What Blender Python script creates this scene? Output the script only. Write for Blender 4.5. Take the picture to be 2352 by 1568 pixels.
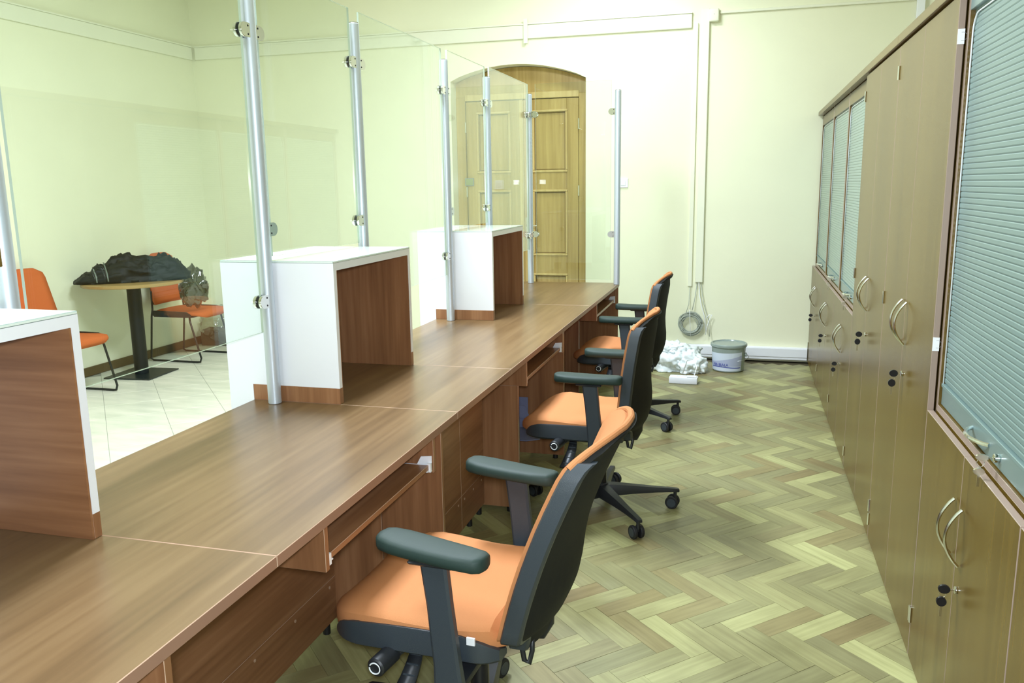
import bpy, bmesh, math, random
from mathutils import Vector, Matrix, noise
random.seed(7)
SC = bpy.context.scene
for o in list(bpy.data.objects): bpy.data.objects.remove(o)
COL = SC.collection

# ------------------------------------------------------------------ camera
cam_d = bpy.data.cameras.new('camera'); cam = bpy.data.objects.new('camera', cam_d); COL.objects.link(cam)
cam_d.sensor_fit = 'HORIZONTAL'; cam_d.sensor_width = 36.0; cam_d.lens = 28.9555
cam_d.clip_start = 0.02
Rr = Vector((0.96314402, 0.26855345, -0.01525282)); Ru = Vector((-0.03542449, 0.18284935, 0.98250253)); Rf = Vector((-0.26664341, 0.94575111, -0.18562363))
M = Matrix((Rr, Ru, -Rf)).transposed().to_4x4(); M.translation = Vector((0, 0, 1.48))
cam.matrix_world = M
SC.camera = cam

# ------------------------------------------------------------------ light
vs = SC.view_settings
vs.view_transform = 'Standard'; vs.look = 'None'; vs.gamma = 1.0; vs.exposure = 0.74; vs.use_curve_mapping = False
W = bpy.data.worlds.new('world'); SC.world = W; W.use_nodes = True
W.node_tree.nodes['Background'].inputs[0].default_value = (0.9, 1.0, 0.95, 1); W.node_tree.nodes['Background'].inputs[1].default_value = 0.1

def area(name, loc, sx, sy, power, color, target=None, shape='RECTANGLE'):
    d = bpy.data.lights.new(name, 'AREA'); d.shape = shape; d.size = sx; d.size_y = sy; d.energy = power; d.color = color
    o = bpy.data.objects.new(name, d); COL.objects.link(o); o.location = loc
    if target is not None:
        o.rotation_euler = (Vector(target) - Vector(loc)).to_track_quat('-Z', 'Y').to_euler()
    return o
COOL = (0.89, 1.0, 1.13)
area('ceiling_lamp_front', (-1.7, 0.6, 3.42), 0.6, 1.2, 42, COOL)
area('ceiling_lamp_middle', (-1.7, 3.6, 3.42), 0.6, 1.2, 115, COOL)
area('ceiling_lamp_rear', (-1.0, 6.0, 3.42), 0.5, 0.5, 20, COOL)
area('camera_flash', (0.015, -0.03, 1.53), 0.08, 0.065, 23, (0.9, 1.0, 1.12), (-0.9, 5.0, 0.9))

# ------------------------------------------------------------------ materials
def lin(r, g, b):
    f = lambda c: ((c / 255) / 12.92 if c / 255 <= 0.04045 else ((c / 255 + 0.055) / 1.055) ** 2.4)
    return (f(r), f(g), f(b), 1)
def newmat(name):
    m = bpy.data.materials.new(name); m.use_nodes = True
    nt = m.node_tree; b = nt.nodes['Principled BSDF']
    return m, nt, b
def mat(name, col, rough=0.5, metal=0.0, spec=0.5, bump=0, bscale=200, **kw):
    m, nt, b = newmat(name)
    b.inputs['Base Color'].default_value = col if len(col) == 4 else (*col, 1)
    b.inputs['Roughness'].default_value = rough; b.inputs['Metallic'].default_value = metal
    b.inputs['Specular IOR Level'].default_value = spec
    for k, v in kw.items(): b.inputs[k.replace('_', ' ')].default_value = v
    if bump:
        g = nt.nodes.new('ShaderNodeNewGeometry'); n = nt.nodes.new('ShaderNodeTexNoise'); n.inputs['Scale'].default_value = bscale; n.inputs['Detail'].default_value = 3
        bp = nt.nodes.new('ShaderNodeBump'); bp.inputs['Strength'].default_value = bump; bp.inputs['Distance'].default_value = 0.002
        nt.links.new(g.outputs['Position'], n.inputs['Vector']); nt.links.new(n.outputs['Fac'], bp.inputs['Height']); nt.links.new(bp.outputs['Normal'], b.inputs['Normal'])
    return m
def ramp(nt, fac, stops):
    r = nt.nodes.new('ShaderNodeValToRGB'); e = r.color_ramp.elements
    while len(e) < len(stops): e.new(0.5)
    for i, (p, c) in enumerate(stops): e[i].position = p; e[i].color = c if len(c) == 4 else (*c, 1)
    nt.links.new(fac, r.inputs['Fac']); return r.outputs['Color']
def wood(name, cols, axis, rough=0.25, freq=22, spec=0.5, rot=0.0, space='world', coat=0.0):
    """laminate grain running along axis 0/1/2; cols dark, mid, light"""
    m, nt, b = newmat(name); N = nt.nodes; L = nt.links
    if space == 'world': g = N.new('ShaderNodeNewGeometry'); src = g.outputs['Position']
    else: g = N.new('ShaderNodeTexCoord'); src = g.outputs['Object']
    mp = N.new('ShaderNodeMapping'); s = [freq] * 3; s[axis] = freq * 0.045; 
    mp0 = N.new('ShaderNodeMapping'); mp0.inputs['Rotation'].default_value = (0, 0, rot)
    mp.inputs['Scale'].default_value = s
    L.new(src, mp0.inputs['Vector']); L.new(mp0.outputs['Vector'], mp.inputs['Vector'])
    n1 = N.new('ShaderNodeTexNoise'); n1.inputs['Scale'].default_value = 0.45; n1.inputs['Detail'].default_value = 4; n1.inputs['Distortion'].default_value = 0.6
    n2 = N.new('ShaderNodeTexNoise'); n2.inputs['Scale'].default_value = 2.6; n2.inputs['Detail'].default_value = 5
    L.new(mp.outputs['Vector'], n1.inputs['Vector']); L.new(mp.outputs['Vector'], n2.inputs['Vector'])
    mx = N.new('ShaderNodeMix'); mx.data_type = 'FLOAT'; mx.inputs[0].default_value = 0.4
    L.new(n1.outputs['Fac'], mx.inputs[2]); L.new(n2.outputs['Fac'], mx.inputs[3])
    c = ramp(nt, mx.outputs[0], [(0.33, cols[0]), (0.5, cols[1]), (0.67, cols[2])])
    L.new(c, b.inputs['Base Color']); b.inputs['Roughness'].default_value = rough; b.inputs['Specular IOR Level'].default_value = spec
    if coat: b.inputs['Coat Weight'].default_value = coat; b.inputs['Coat Roughness'].default_value = 0.08
    return m
WAL = [lin(118, 78, 50), lin(145, 100, 67), lin(168, 122, 86)]
WALD = [lin(97, 74, 47), lin(118, 92, 61), lin(135, 109, 76)]
M_desk = wood('walnut_laminate_along', WALD, 1, 0.30, 16, spec=0.55)
M_walx = wood('walnut_laminate_across', WAL, 0, 0.32)
M_waly = wood('walnut_laminate_side', WAL, 1, 0.32)
M_walz = wood('walnut_laminate_upright', WAL, 2, 0.32)
CABC = [lin(88, 66, 21), lin(103, 80, 29), lin(114, 91, 37)]
M_cab = wood('cabinet_laminate', CABC, 2, 0.27, 17, spec=0.4)
M_cabh = wood('cabinet_laminate_level', CABC, 1, 0.27, 17, spec=0.4)
M_edge = mat('laminate_edge', lin(186, 154, 130), 0.4)
M_front = mat('laminate_front_band', lin(150, 114, 94), 0.4)
M_edged = mat('laminate_edge_rose', lin(158, 138, 124), 0.4)
M_gap = mat('dark_gap', lin(30, 22, 14), 0.8)
M_doorw = wood('varnished_oak', [lin(150, 122, 62), lin(172, 144, 82), lin(190, 163, 98)], 2, 0.22, 18, coat=0.5)
M_doorm = wood('varnished_oak_moulding', [lin(178, 150, 90), lin(196, 170, 108), lin(208, 184, 124)], 2, 0.25, 18, coat=0.5)
M_white = mat('white_laminate', lin(236, 238, 243), 0.3)
M_whitep = mat('white_plastic', lin(246, 248, 252), 0.4)
M_alu = mat('brushed_aluminium', (0.60, 0.66, 0.73), 0.42, 0.55)
M_chrome = mat('chrome', (0.78, 0.79, 0.78), 0.12, 1.0)
M_satin = mat('satin_steel', (0.48, 0.50, 0.50), 0.28, 1.0)
M_handle = mat('nickel_handle', (0.86, 0.88, 0.90), 0.2, 1.0)
M_gasket = mat('black_rubber', (0.01, 0.01, 0.012), 0.6)
M_black = mat('black_plastic', (0.016, 0.018, 0.021), 0.42, bump=0.15, bscale=900)
M_shell = mat('black_back_mesh', (0.009, 0.010, 0.010), 0.7, 0, 0.25, bump=0.4, bscale=1200)
M_side = mat('charcoal_plastic', (0.035, 0.045, 0.055), 0.42, bump=0.2, bscale=700)
M_pad = mat('dark_green_grey_armpad', (0.018, 0.036, 0.030), 0.6, 0, 0.35, bump=0.12, bscale=600)
M_orange = mat('orange_fabric', lin(198, 133, 86), 0.8, spec=0.2, bump=0.5, bscale=900)
M_orange2 = mat('deep_orange_fabric', lin(206, 106, 56), 0.75, spec=0.2, bump=0.5, bscale=900)
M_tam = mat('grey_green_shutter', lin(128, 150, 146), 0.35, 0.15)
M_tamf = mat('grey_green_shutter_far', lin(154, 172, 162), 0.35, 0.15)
M_tambar = mat('shutter_bottom_bar', lin(140, 162, 160), 0.3, 0.4)
M_track = mat('white_track', lin(240, 245, 248), 0.3)
M_dgrey = mat('dark_base_metal', (0.012, 0.018, 0.016), 0.35)
M_bbrown = mat('brown_baseboard', lin(92, 76, 44), 0.5)
M_tiles = None
M_wire = mat('black_wire', (0.02, 0.022, 0.018), 0.35, 0.3)
M_key = mat('black_key_head', (0.01, 0.01, 0.014), 0.3)
M_brass = mat('key_metal', (0.65, 0.62, 0.52), 0.25, 1.0)
M_foot = mat('levelling_foot', (0.01, 0.01, 0.01), 0.5)
M_cable = mat('grey_cable', lin(165, 172, 160), 0.5)
M_card = mat('brown_cardboard', lin(84, 78, 56), 0.8, bump=0.3, bscale=90)
M_fr = mat('lilac_grey_metal', lin(128, 134, 168), 0.4)

def wallmat(name, col):
    m, nt, b = newmat(name); N = nt.nodes; L = nt.links
    g = N.new('ShaderNodeNewGeometry'); n = N.new('ShaderNodeTexNoise'); n.inputs['Scale'].default_value = 1.1; n.inputs['Detail'].default_value = 6
    L.new(g.outputs['Position'], n.inputs['Vector'])
    d = tuple(c * 0.95 for c in col[:3])
    L.new(ramp(nt, n.outputs['Fac'], [(0.35, d), (0.65, col)]), b.inputs['Base Color'])
    n2 = N.new('ShaderNodeTexNoise'); n2.inputs['Scale'].default_value = 60; n2.inputs['Detail'].default_value = 4
    bp = N.new('ShaderNodeBump'); bp.inputs['Strength'].default_value = 0.12; bp.inputs['Distance'].default_value = 0.003
    L.new(g.outputs['Position'], n2.inputs['Vector']); L.new(n2.outputs['Fac'], bp.inputs['Height']); L.new(bp.outputs['Normal'], b.inputs['Normal'])
    b.inputs['Roughness'].default_value = 0.6; b.inputs['Specular IOR Level'].default_value = 0.3
    return m
YEL = lin(240, 240, 210)
M_wall = wallmat('pale_yellow_paint', YEL)
M_trunk = wallmat('pale_yellow_trunking', lin(239, 240, 217))
M_ceil = wallmat('cream_ceiling', lin(238, 236, 210))

def parq(name, src, rot):
    m, nt, b = newmat(name); N = nt.nodes; L = nt.links
    if src == 'object': oi = N.new('ShaderNodeObjectInfo'); f = oi.outputs['Random']
    else:
        a = N.new('ShaderNodeAttribute'); a.attribute_name = 'tone'; f = a.outputs['Fac']
    c1 = ramp(nt, f, [(0.0, lin(132, 119, 82)), (0.10, lin(144, 134, 92)), (0.28, lin(136, 134, 96)), (0.6, lin(149, 147, 103)), (0.8, lin(160, 158, 111)), (0.92, lin(170, 170, 120)), (1.0, lin(180, 181, 128))])
    g = N.new('ShaderNodeNewGeometry'); mp = N.new('ShaderNodeMapping'); mp.inputs['Rotation'].default_value = (0, 0, rot); mp2 = N.new('ShaderNodeMapping'); mp2.inputs['Scale'].default_value = (4, 60, 1)
    L.new(g.outputs['Position'], mp.inputs['Vector']); L.new(mp.outputs['Vector'], mp2.inputs['Vector'])
    n = N.new('ShaderNodeTexNoise'); n.inputs['Scale'].default_value = 1; n.inputs['Detail'].default_value = 5; L.new(mp2.outputs['Vector'], n.inputs['Vector'])
    gr = ramp(nt, n.outputs['Fac'], [(0.3, (0.80, 0.78, 0.74)), (0.7, (1.1, 1.1, 1.1))])
    mx = N.new('ShaderNodeMix'); mx.data_type = 'RGBA'; mx.blend_type = 'MULTIPLY'; mx.inputs[0].default_value = 1
    L.new(c1, mx.inputs[6]); L.new(gr, mx.inputs[7])
    # worn / dirty patches
    n3 = N.new('ShaderNodeTexNoise'); n3.inputs['Scale'].default_value = 1.7; n3.inputs['Detail'].default_value = 5; L.new(g.outputs['Position'], n3.inputs['Vector'])
    wr = ramp(nt, n3.outputs['Fac'], [(0.36, (0.72, 0.69, 0.64)), (0.46, (0.92, 0.90, 0.87)), (0.62, (1.08, 1.08, 1.05))])
    mx2 = N.new('ShaderNodeMix'); mx2.data_type = 'RGBA'; mx2.blend_type = 'MULTIPLY'; mx2.inputs[0].default_value = 1
    L.new(mx.outputs[2], mx2.inputs[6]); L.new(wr, mx2.inputs[7]); L.new(mx2.outputs[2], b.inputs['Base Color'])
    rr = ramp(nt, n3.outputs['Fac'], [(0.3, (0.34,) * 3), (0.7, (0.52,) * 3)])
    L.new(rr, b.inputs['Roughness']); b.inputs['Specular IOR Level'].default_value = 0.5
    return m
def tilemat():
    m, nt, b = newmat('cream_floor_tile'); N = nt.nodes; L = nt.links
    g = N.new('ShaderNodeNewGeometry'); mp = N.new('ShaderNodeMapping'); mp.inputs['Rotation'].default_value = (0, 0, 0.6); mp.inputs['Scale'].default_value = (2, 7, 1)
    L.new(g.outputs['Position'], mp.inputs['Vector'])
    n = N.new('ShaderNodeTexNoise'); n.inputs['Scale'].default_value = 1.6; n.inputs['Detail'].default_value = 6; L.new(mp.outputs['Vector'], n.inputs['Vector'])
    L.new(ramp(nt, n.outputs['Fac'], [(0.3, lin(206, 210, 190)), (0.7, lin(232, 232, 214))]), b.inputs['Base Color'])
    b.inputs['Roughness'].default_value = 0.3
    return m
M_tile = tilemat()
M_grout = mat('grey_grout', lin(150, 152, 138), 0.9)

def glassmat(name, tint, r0=0.04, rough=0.0):
    m = bpy.data.materials.new(name); m.use_nodes = True; nt = m.node_tree; N = nt.nodes; L = nt.links
    N.remove(N['Principled BSDF']); out = N['Material Output']
    t = N.new('ShaderNodeBsdfTransparent'); t.inputs[0].default_value = (*tint, 1)
    gl = N.new('ShaderNodeBsdfAnisotropic') if False else N.new('ShaderNodeBsdfGlossy'); gl.inputs['Roughness'].default_value = rough; gl.inputs['Color'].default_value = (1, 1, 1, 1)
    g = N.new('ShaderNodeNewGeometry'); d = N.new('ShaderNodeVectorMath'); d.operation = 'DOT_PRODUCT'
    L.new(g.outputs['Normal'], d.inputs[0]); L.new(g.outputs['Incoming'], d.inputs[1])
    def mth(op, a, b=None):
        n = N.new('ShaderNodeMath'); n.operation = op
        for i, v in enumerate((a, b)):
            if v is None: continue
            if isinstance(v, (int, float)): n.inputs[i].default_value = v
            else: L.new(v, n.inputs[i])
        return n.outputs[0]
    c = mth('ABSOLUTE', d.outputs['Value']); k = mth('SUBTRACT', 1.0, c); p = mth('POWER', k, 5.0); f = mth('ADD', mth('MULTIPLY', p, 1 - r0), r0)
    mx = N.new('ShaderNodeMixShader'); L.new(f, mx.inputs[0]); L.new(t.outputs[0], mx.inputs[1]); L.new(gl.outputs[0], mx.inputs[2]); L.new(mx.outputs[0], out.inputs['Surface'])
    return m
M_glass = glassmat('clear_glass', (0.955, 0.985, 0.965))
M_gedge = mat('green_glass_edge', lin(186, 200, 184), 0.15)
M_gtop = mat('back_painted_glass', lin(226, 238, 230), 0.06, spec=0.6)
M_gline = mat('dark_glass_edge', lin(120, 140, 130), 0.2)
M_film = glassmat('clear_plastic_film', (0.80, 0.82, 0.78), 0.10, 0.08)
M_dfilm = glassmat('dark_plastic_film', (0.30, 0.30, 0.25), 0.10, 0.06)
M_sheet = mat('milky_plastic_sheet', lin(236, 244, 244), 0.28, spec=0.5)
M_bucket = mat('grey_translucent_plastic', lin(164, 178, 172), 0.25, Transmission_Weight=0.25)
M_blabel = mat('white_paper_label', lin(215, 225, 240), 0.4)
M_blabel2 = mat('lilac_paper_label', lin(178, 186, 214), 0.4)
M_blue = mat('blue_print', lin(70, 82, 170), 0.5)
M_grey_print = mat('grey_print', lin(120, 124, 128), 0.5)
M_coat = mat('black_coat_cloth', (0.008, 0.012, 0.011), 0.6, 0, 0.3, bump=0.6, bscale=60)
M_strap = mat('grey_strap', lin(110, 122, 112), 0.5)
M_ttop = mat('beech_tabletop', lin(170, 140, 88), 0.35)
M_tedge = mat('beech_tabletop_edge', lin(150, 118, 64), 0.4)
M_tcol = mat('black_hammered_metal', (0.006, 0.01, 0.011), 0.45, 0.0, 0.3, bump=0.4, bscale=500)

# ------------------------------------------------------------------ mesh helpers
def BM(): return bmesh.new()
def add_box(bm, a, b, bev=0.0, seg=1, em=None):
    x0, y0, z0 = [min(p, q) for p, q in zip(a, b)]; x1, y1, z1 = [max(p, q) for p, q in zip(a, b)]
    r = bmesh.ops.create_cube(bm, size=1)
    vs_ = r['verts']
    for v in vs_: v.co = Vector(((x0 + x1) / 2 + v.co.x * (x1 - x0), (y0 + y1) / 2 + v.co.y * (y1 - y0), (z0 + z1) / 2 + v.co.z * (z1 - z0)))
    if bev:
        es = list({e for v in vs_ for e in v.link_edges})
        q = bmesh.ops.bevel(bm, geom=es, offset=bev, segments=seg, affect='EDGES', profile=0.5)
        if em is not None:
            for f in q['faces']: f.material_index = em
    return bm
def box(a, b, bev=0.0, seg=1, em=None): return add_box(BM(), a, b, bev, seg, em)
def add_tube(bm, pts, r, n=10, cap=True, flat=1.0):
    pts = [Vector(p) for p in pts]; rs = r if isinstance(r, (list, tuple)) else [r] * len(pts)
    rings = []; prev = None
    for i, p in enumerate(pts):
        t = (pts[min(i + 1, len(pts) - 1)] - pts[max(i - 1, 0)]).normalized()
        if prev is None:
            a = Vector((0, 0, 1)) if abs(t.z) < 0.9 else Vector((1, 0, 0)); u = t.cross(a).normalized()
        else: u = (prev - t * prev.dot(t)).normalized()
        prev = u; w = t.cross(u)
        rings.append([bm.verts.new(p + (u * math.cos(2 * math.pi * k / n) + w * math.sin(2 * math.pi * k / n) * flat) * rs[i]) for k in range(n)])
    for i in range(len(rings) - 1):
        for k in range(n):
            bm.faces.new((rings[i][k], rings[i][(k + 1) % n], rings[i + 1][(k + 1) % n], rings[i + 1][k]))
    if cap: bm.faces.new(rings[0][::-1]); bm.faces.new(rings[-1])
    return bm
def tube(pts, r, n=10, **k): return add_tube(BM(), pts, r, n, **k)
def add_cyl(bm, c, axis, r, h, n=24, r2=None, bev=0.0):
    c = Vector(c); ax = {'x': Vector((1, 0, 0)), 'y': Vector((0, 1, 0)), 'z': Vector((0, 0, 1))}[axis] if isinstance(axis, str) else Vector(axis).normalized()
    r2 = r if r2 is None else r2
    if bev:
        return add_tube(bm, [c, c + ax * 1e-5, c + ax * bev, c + ax * (h - bev), c + ax * (h - 1e-5), c + ax * h], [r - bev, r - bev, r, r2, r2 - bev, r2 - bev], n)
    return add_tube(bm, [c, c + ax * h], [r, r2], n)
def cyl(*a, **k): return add_cyl(BM(), *a, **k)
def add_prism(bm, poly, plane, d0, d1):
    """extrude a 2D polygon: plane 'yz' -> depth along x, 'xz' -> along y, 'xy' -> along z"""
    def P(a, b, d): return {'yz': (d, a, b), 'xz': (a, d, b), 'xy': (a, b, d)}[plane]
    v0 = [bm.verts.new(P(a, b, d0)) for a, b in poly]; v1 = [bm.verts.new(P(a, b, d1)) for a, b in poly]; n = len(poly)
    bm.faces.new(v0); bm.faces.new(v1[::-1])
    for i in range(n): bm.faces.new((v0[i], v1[i], v1[(i + 1) % n], v0[(i + 1) % n]))
    bmesh.ops.recalc_face_normals(bm, faces=bm.faces)
    return bm
def prism(poly, plane, d0, d1): return add_prism(BM(), poly, plane, d0, d1)
def loft(rings, close=True, caps=True, bm=None):
    bm = bm or BM(); R = [[bm.verts.new(p) for p in r] for r in rings]; n = len(R[0])
    for i in range(len(R) - 1):
        for k in range(n if close else n - 1):
            bm.faces.new((R[i][k], R[i][(k + 1) % n], R[i + 1][(k + 1) % n], R[i + 1][k]))
    if caps: bm.faces.new(R[0][::-1]); bm.faces.new(R[-1])
    bmesh.ops.recalc_face_normals(bm, faces=bm.faces)
    return bm
def link(name, bm, mats, parent=None, smooth=False, world=True, sub=0):
    """ONE mesh object; with a parent and world=True the shape is given in world coordinates and moved to the parent's base"""
    root = parent
    while root is not None and root.parent is not None: root = root.parent
    if root is not None and world: bmesh.ops.translate(bm, verts=bm.verts, vec=-root.location)
    me = bpy.data.meshes.new(name); bm.to_mesh(me); bm.free()
    for m in (mats if isinstance(mats, (list, tuple)) else [mats]): me.materials.append(m)
    if smooth:
        for p in me.polygons: p.use_smooth = True
        if smooth == 'auto':
            me.set_sharp_from_angle(angle=math.radians(35))
    o = bpy.data.objects.new(name, me); COL.objects.link(o)
    if parent is not None: o.parent = parent
    if sub:
        s = o.modifiers.new('sub', 'SUBSURF'); s.levels = sub; s.render_levels = sub
    return o
def thing(name, label, cat, loc=(0, 0, 0), rz=0.0, group=None):
    o = bpy.data.objects.new(name, None); COL.objects.link(o); o.location = loc; o.rotation_euler = (0, 0, rz)
    o['label'] = label; o['category'] = cat
    if group: o['group'] = group
    return o
def tag(o, label, cat, group=None):
    o['label'] = label; o['category'] = cat
    if group: o['group'] = group
    return o
def struct(name, bm, m, parent=None, label=None, smooth=False):
    o = link(name, bm, m, parent, smooth)
    if parent is None: o['kind'] = 'structure'
    if label: o['label'] = label
    return o
def copy_thing(src, loc, rz, label, group=None, spin=None):
    def cp(o, par):
        c = o.copy(); COL.objects.link(c); c.parent = par
        for ch in kids.get(o, []): cp(ch, c)
        return c
    kids = {}
    for o in bpy.data.objects:
        if o.parent: kids.setdefault(o.parent, []).append(o)
    c = cp(src, None); c.location = loc; c.rotation_euler = (0, 0, rz); c['label'] = label
    if group: c['group'] = group
    return c

# ------------------------------------------------------------------ room
XL, XR, YF, YB, ZC = -5.13, 1.27, 7.11, -2.2, 3.5
# far wall with the arched doorway
AX0, AX1 = -2.53, -1.325
arc = []
for i in range(17):
    t = i / 16; x = AX1 + (AX0 - AX1) * t
    arc.append((x, 2.365 + 0.128 * math.sin(math.pi * t) ** 0.8 + 0.02 * t))
poly = [(XL - 0.2, 0), (XL - 0.2, ZC), (XR + 0.2, ZC), (XR + 0.2, 0), (AX1, 0)] + arc + [(AX0, 0)]
struct('wall_far', prism(poly, 'xz', YF, YF + 0.16), M_wall, label='pale yellow plaster far wall with an arched doorway')
struct('wall_behind_door', box((-3.2, YF + 0.32, 0), (-0.8, YF + 0.36, 2.8)), M_wall)
struct('wall_left', box((XL - 0.15, YB, 0), (XL, YF, ZC)), M_wall)
struct('wall_right', box((XR, YB, 0), (XR + 0.15, YF, ZC)), M_wall)
struct('wall_back', box((XL - 0.15, YB - 0.15, 0), (XR + 0.15, YB, ZC)), M_wall)
struct('ceiling', box((XL - 0.2, YB - 0.2, ZC), (XR + 0.2, YF + 0.2, ZC + 0.1)), M_ceil)
struct('baseboard_left', box((XL, YB, 0.002), (XL + 0.014, YF, 0.075), 0.002), M_bbrown)
struct('baseboard_far', box((XL, YF - 0.014, 0.002), (AX0, YF, 0.075), 0.002), M_bbrown)

# floor: screed slab, oak parquet blocks as parts, tiles on the public side as parts
floor = struct('floor', box((XL, YB, -0.08), (XR, YF + 0.3, -0.0085)), mat('dusty_screed', lin(84, 76, 54), 0.9))
PX0 = -1.62
Lb, Wb, GAP = 0.266, 0.076, 0.0005
MH = parq('oak_parquet_a', 'object', math.radians(45)); MV = parq('oak_parquet_b', 'object', math.radians(-45))
MHs = parq('oak_parquet_far_a', 'attr', math.radians(45)); MVs = parq('oak_parquet_far_b', 'attr', math.radians(-45))
def brick_mesh(lx, ly, rot):
    bm = box((-lx / 2 + GAP, -ly / 2 + GAP, -0.009), (lx / 2 - GAP, ly / 2 - GAP, 0.0))
    bmesh.ops.rotate(bm, verts=bm.verts, cent=(0, 0, 0), matrix=Matrix.Rotation(rot, 3, 'Z'))
    return bm
r45 = math.radians(-45)
mesH = bpy.data.meshes.new('parquet_block'); b_ = brick_mesh(Lb, Wb, r45); b_.to_mesh(mesH); b_.free(); mesH.materials.append(MH)
mesV = bpy.data.meshes.new('parquet_block'); b_ = brick_mesh(Wb, Lb, r45); b_.to_mesh(mesV); b_.free(); mesV.materials.append(MV)
blocks = []
for i in range(-120, 121):
    for j in range(-40, 41):
        ox, oy = i * Wb + Lb * j, i * Wb - Lb * j
        for kind, (cx, cy) in (('H', (ox + Lb / 2, oy + Wb / 2)), ('V', (ox + Lb + Wb / 2, oy + Wb - Lb / 2))):
            u, v = cx, cy
            x = u * math.cos(r45) - v * math.sin(r45) + 0.02; y = u * math.sin(r45) + v * math.cos(r45) + 2.63
            if PX0 + 0.12 < x < XR - 0.1 and YB + 1.4 < y < YF - 0.06: blocks.append((kind, x, y))
def inview(b):
    k, x, y = b; d = Vector((x, y, -1.48)); z = d.dot(Rf)
    if z < 0.3: return False
    px = 1176 + 1891.76 * d.dot(Rr) / z; py = 784 - 1891.76 * d.dot(Ru) / z
    return 500 < px < 2200 and py < 1600 and -1.32 < x < 0.56
vis = sorted([b for b in blocks if inview(b)], key=lambda b: b[1] ** 2 + b[2] ** 2)
single = set(vis[:300])
for b in vis[:300]:
    o = bpy.data.objects.new('parquet_block', mesH if b[0] == 'H' else mesV); COL.objects.link(o); o.parent = floor; o.location = (b[1], b[2], random.uniform(-0.0004, 0.0004))
bm = BM(); tone = bm.faces.layers.float.new('tone_f')
for b in blocks:
    if b in single: continue
    r = bmesh.ops.create_cube(bm, size=1); lx, ly = (Lb, Wb) if b[0] == 'H' else (Wb, Lb); tn = random.random()
    for v in r['verts']:
        p = Vector((v.co.x * (lx - 2 * GAP), v.co.y * (ly - 2 * GAP), -0.0045 + v.co.z * 0.009)); p.rotate(Matrix.Rotation(r45, 3, 'Z')); v.co = p + Vector((b[1], b[2], 0))
    for f in {f for v in r['verts'] for f in v.link_faces}: f[tone] = tn; f.material_index = 0 if b[0] == 'H' else 1
me = bpy.data.meshes.new('parquet_blocks'); bm.to_mesh(me)
vals = [f[tone] for f in bm.faces]; bm.free()
at_ = me.attributes.new('tone', 'FLOAT', 'FACE'); at_.data.foreach_set('value', vals)
me.materials.append(MHs); me.materials.append(MVs)
o = bpy.data.objects.new('parquet_blocks', me); COL.objects.link(o); o.parent = floor; o['kind'] = 'stuff'
# tiles
TS = 0.365
mt = bpy.data.meshes.new('floor_tile'); b_ = box((-TS / 2 + 0.0014, -TS / 2 + 0.0014, -0.009), (TS / 2 - 0.0014, TS / 2 - 0.0014, 0.0), 0.0008)
bmesh.ops.rotate(b_, verts=b_.verts, cent=(0, 0, 0), matrix=Matrix.Rotation(math.radians(-47.2), 3, 'Z')); b_.to_mesh(mt); b_.free(); mt.materials.append(M_tile)
cA, sA = math.cos(math.radians(-47.2)), math.sin(math.radians(-47.2))
far_t = []
for i in range(-30, 31):
    for j in range(-30, 31):
        u, v = i * TS, (j + 0.5) * TS
        x = -4.396 + u * cA - v * sA; y = 5.277 + u * sA + v * cA
        if XL + 0.05 < x < -1.75 and YB < y < YF + 0.0:
            if y > 3.2 and x < -2.2: 
                o = bpy.data.objects.new('floor_tile', mt); COL.objects.link(o); o.parent = floor; o.location = (x, y, 0)
            else: far_t.append((x, y))
bm = BM()
for x, y in far_t:
    r = bmesh.ops.create_cube(bm, size=1)
    for v in r['verts']:
        p = Vector((v.co.x * (TS - 0.003), v.co.y * (TS - 0.003), -0.0045 + v.co.z * 0.009)); p.rotate(Matrix.Rotation(math.radians(-47.2), 3, 'Z')); v.co = p + Vector((x, y, 0))
o = link('floor_tiles', bm, M_tile, floor); o['kind'] = 'stuff'
link('grout_bed', box((XL, YB, -0.0084), (-1.75, YF, -0.0015)), M_grout, floor)

# trunking along the walls
t = tag(link('cable_trunking', add_box(box((XL + 0.04, YF - 0.022, 2.70), (-0.46, YF - 0.001, 2.812), 0.004), (XL + 0.04, YF - 0.03, 2.812), (-0.46, YF - 0.001, 2.822)), M_trunk), 'wide painted cable trunking running level along the far wall above the door', 'trunking')
tag(link('cable_trunking', add_box(box((XL + 0.001, 1.0, 2.70), (XL + 0.022, YF - 0.03, 2.812), 0.004), (XL + 0.001, 1.0, 2.812), (XL + 0.03, YF - 0.03, 2.822)), M_trunk), 'wide painted cable trunking running level along the left wall', 'trunking')
tag(link('cable_trunking', box((-0.245, YF - 0.02, 2.795), (XR - 0.1, YF, 2.815), 0.003), M_trunk), 'thin painted trunking from the junction box to the right corner', 'trunking')
tag(link('cable_trunking', box((-0.385, YF - 0.028, 0.655), (-0.322, YF, 2.84), 0.004), M_trunk), 'upright painted cable trunking with loose cables coming out at its foot', 'trunking')
tag(link('cable_trunking', box((-0.445, YF - 0.018, 0.62), (-0.41, YF, 2.74), 0.003), M_trunk), 'narrow upright trunking left of the wider upright trunking', 'trunking')
t = thing('trunking_joint', 'narrow upright joint strip on the level trunking above the arch', 'joint strip', (-1.835, YF, 2.755)); link('cover_strip', box((-1.853, YF - 0.036, 2.66), (-1.817, YF - 0.031, 2.86), 0.002), M_trunk, t)
t = thing('junction_box', 'small square painted junction box high on the far wall', 'junction box', (-0.29, YF, 2.78))
link('box_body', box((-0.325, YF - 0.05, 2.735), (-0.25, YF, 2.835), 0.012, 3), M_trunk, t, smooth='auto'); link('cover_screw', cyl((-0.288, YF - 0.053, 2.79), 'y', 0.003, 0.004, 10), M_satin, t)
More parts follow.
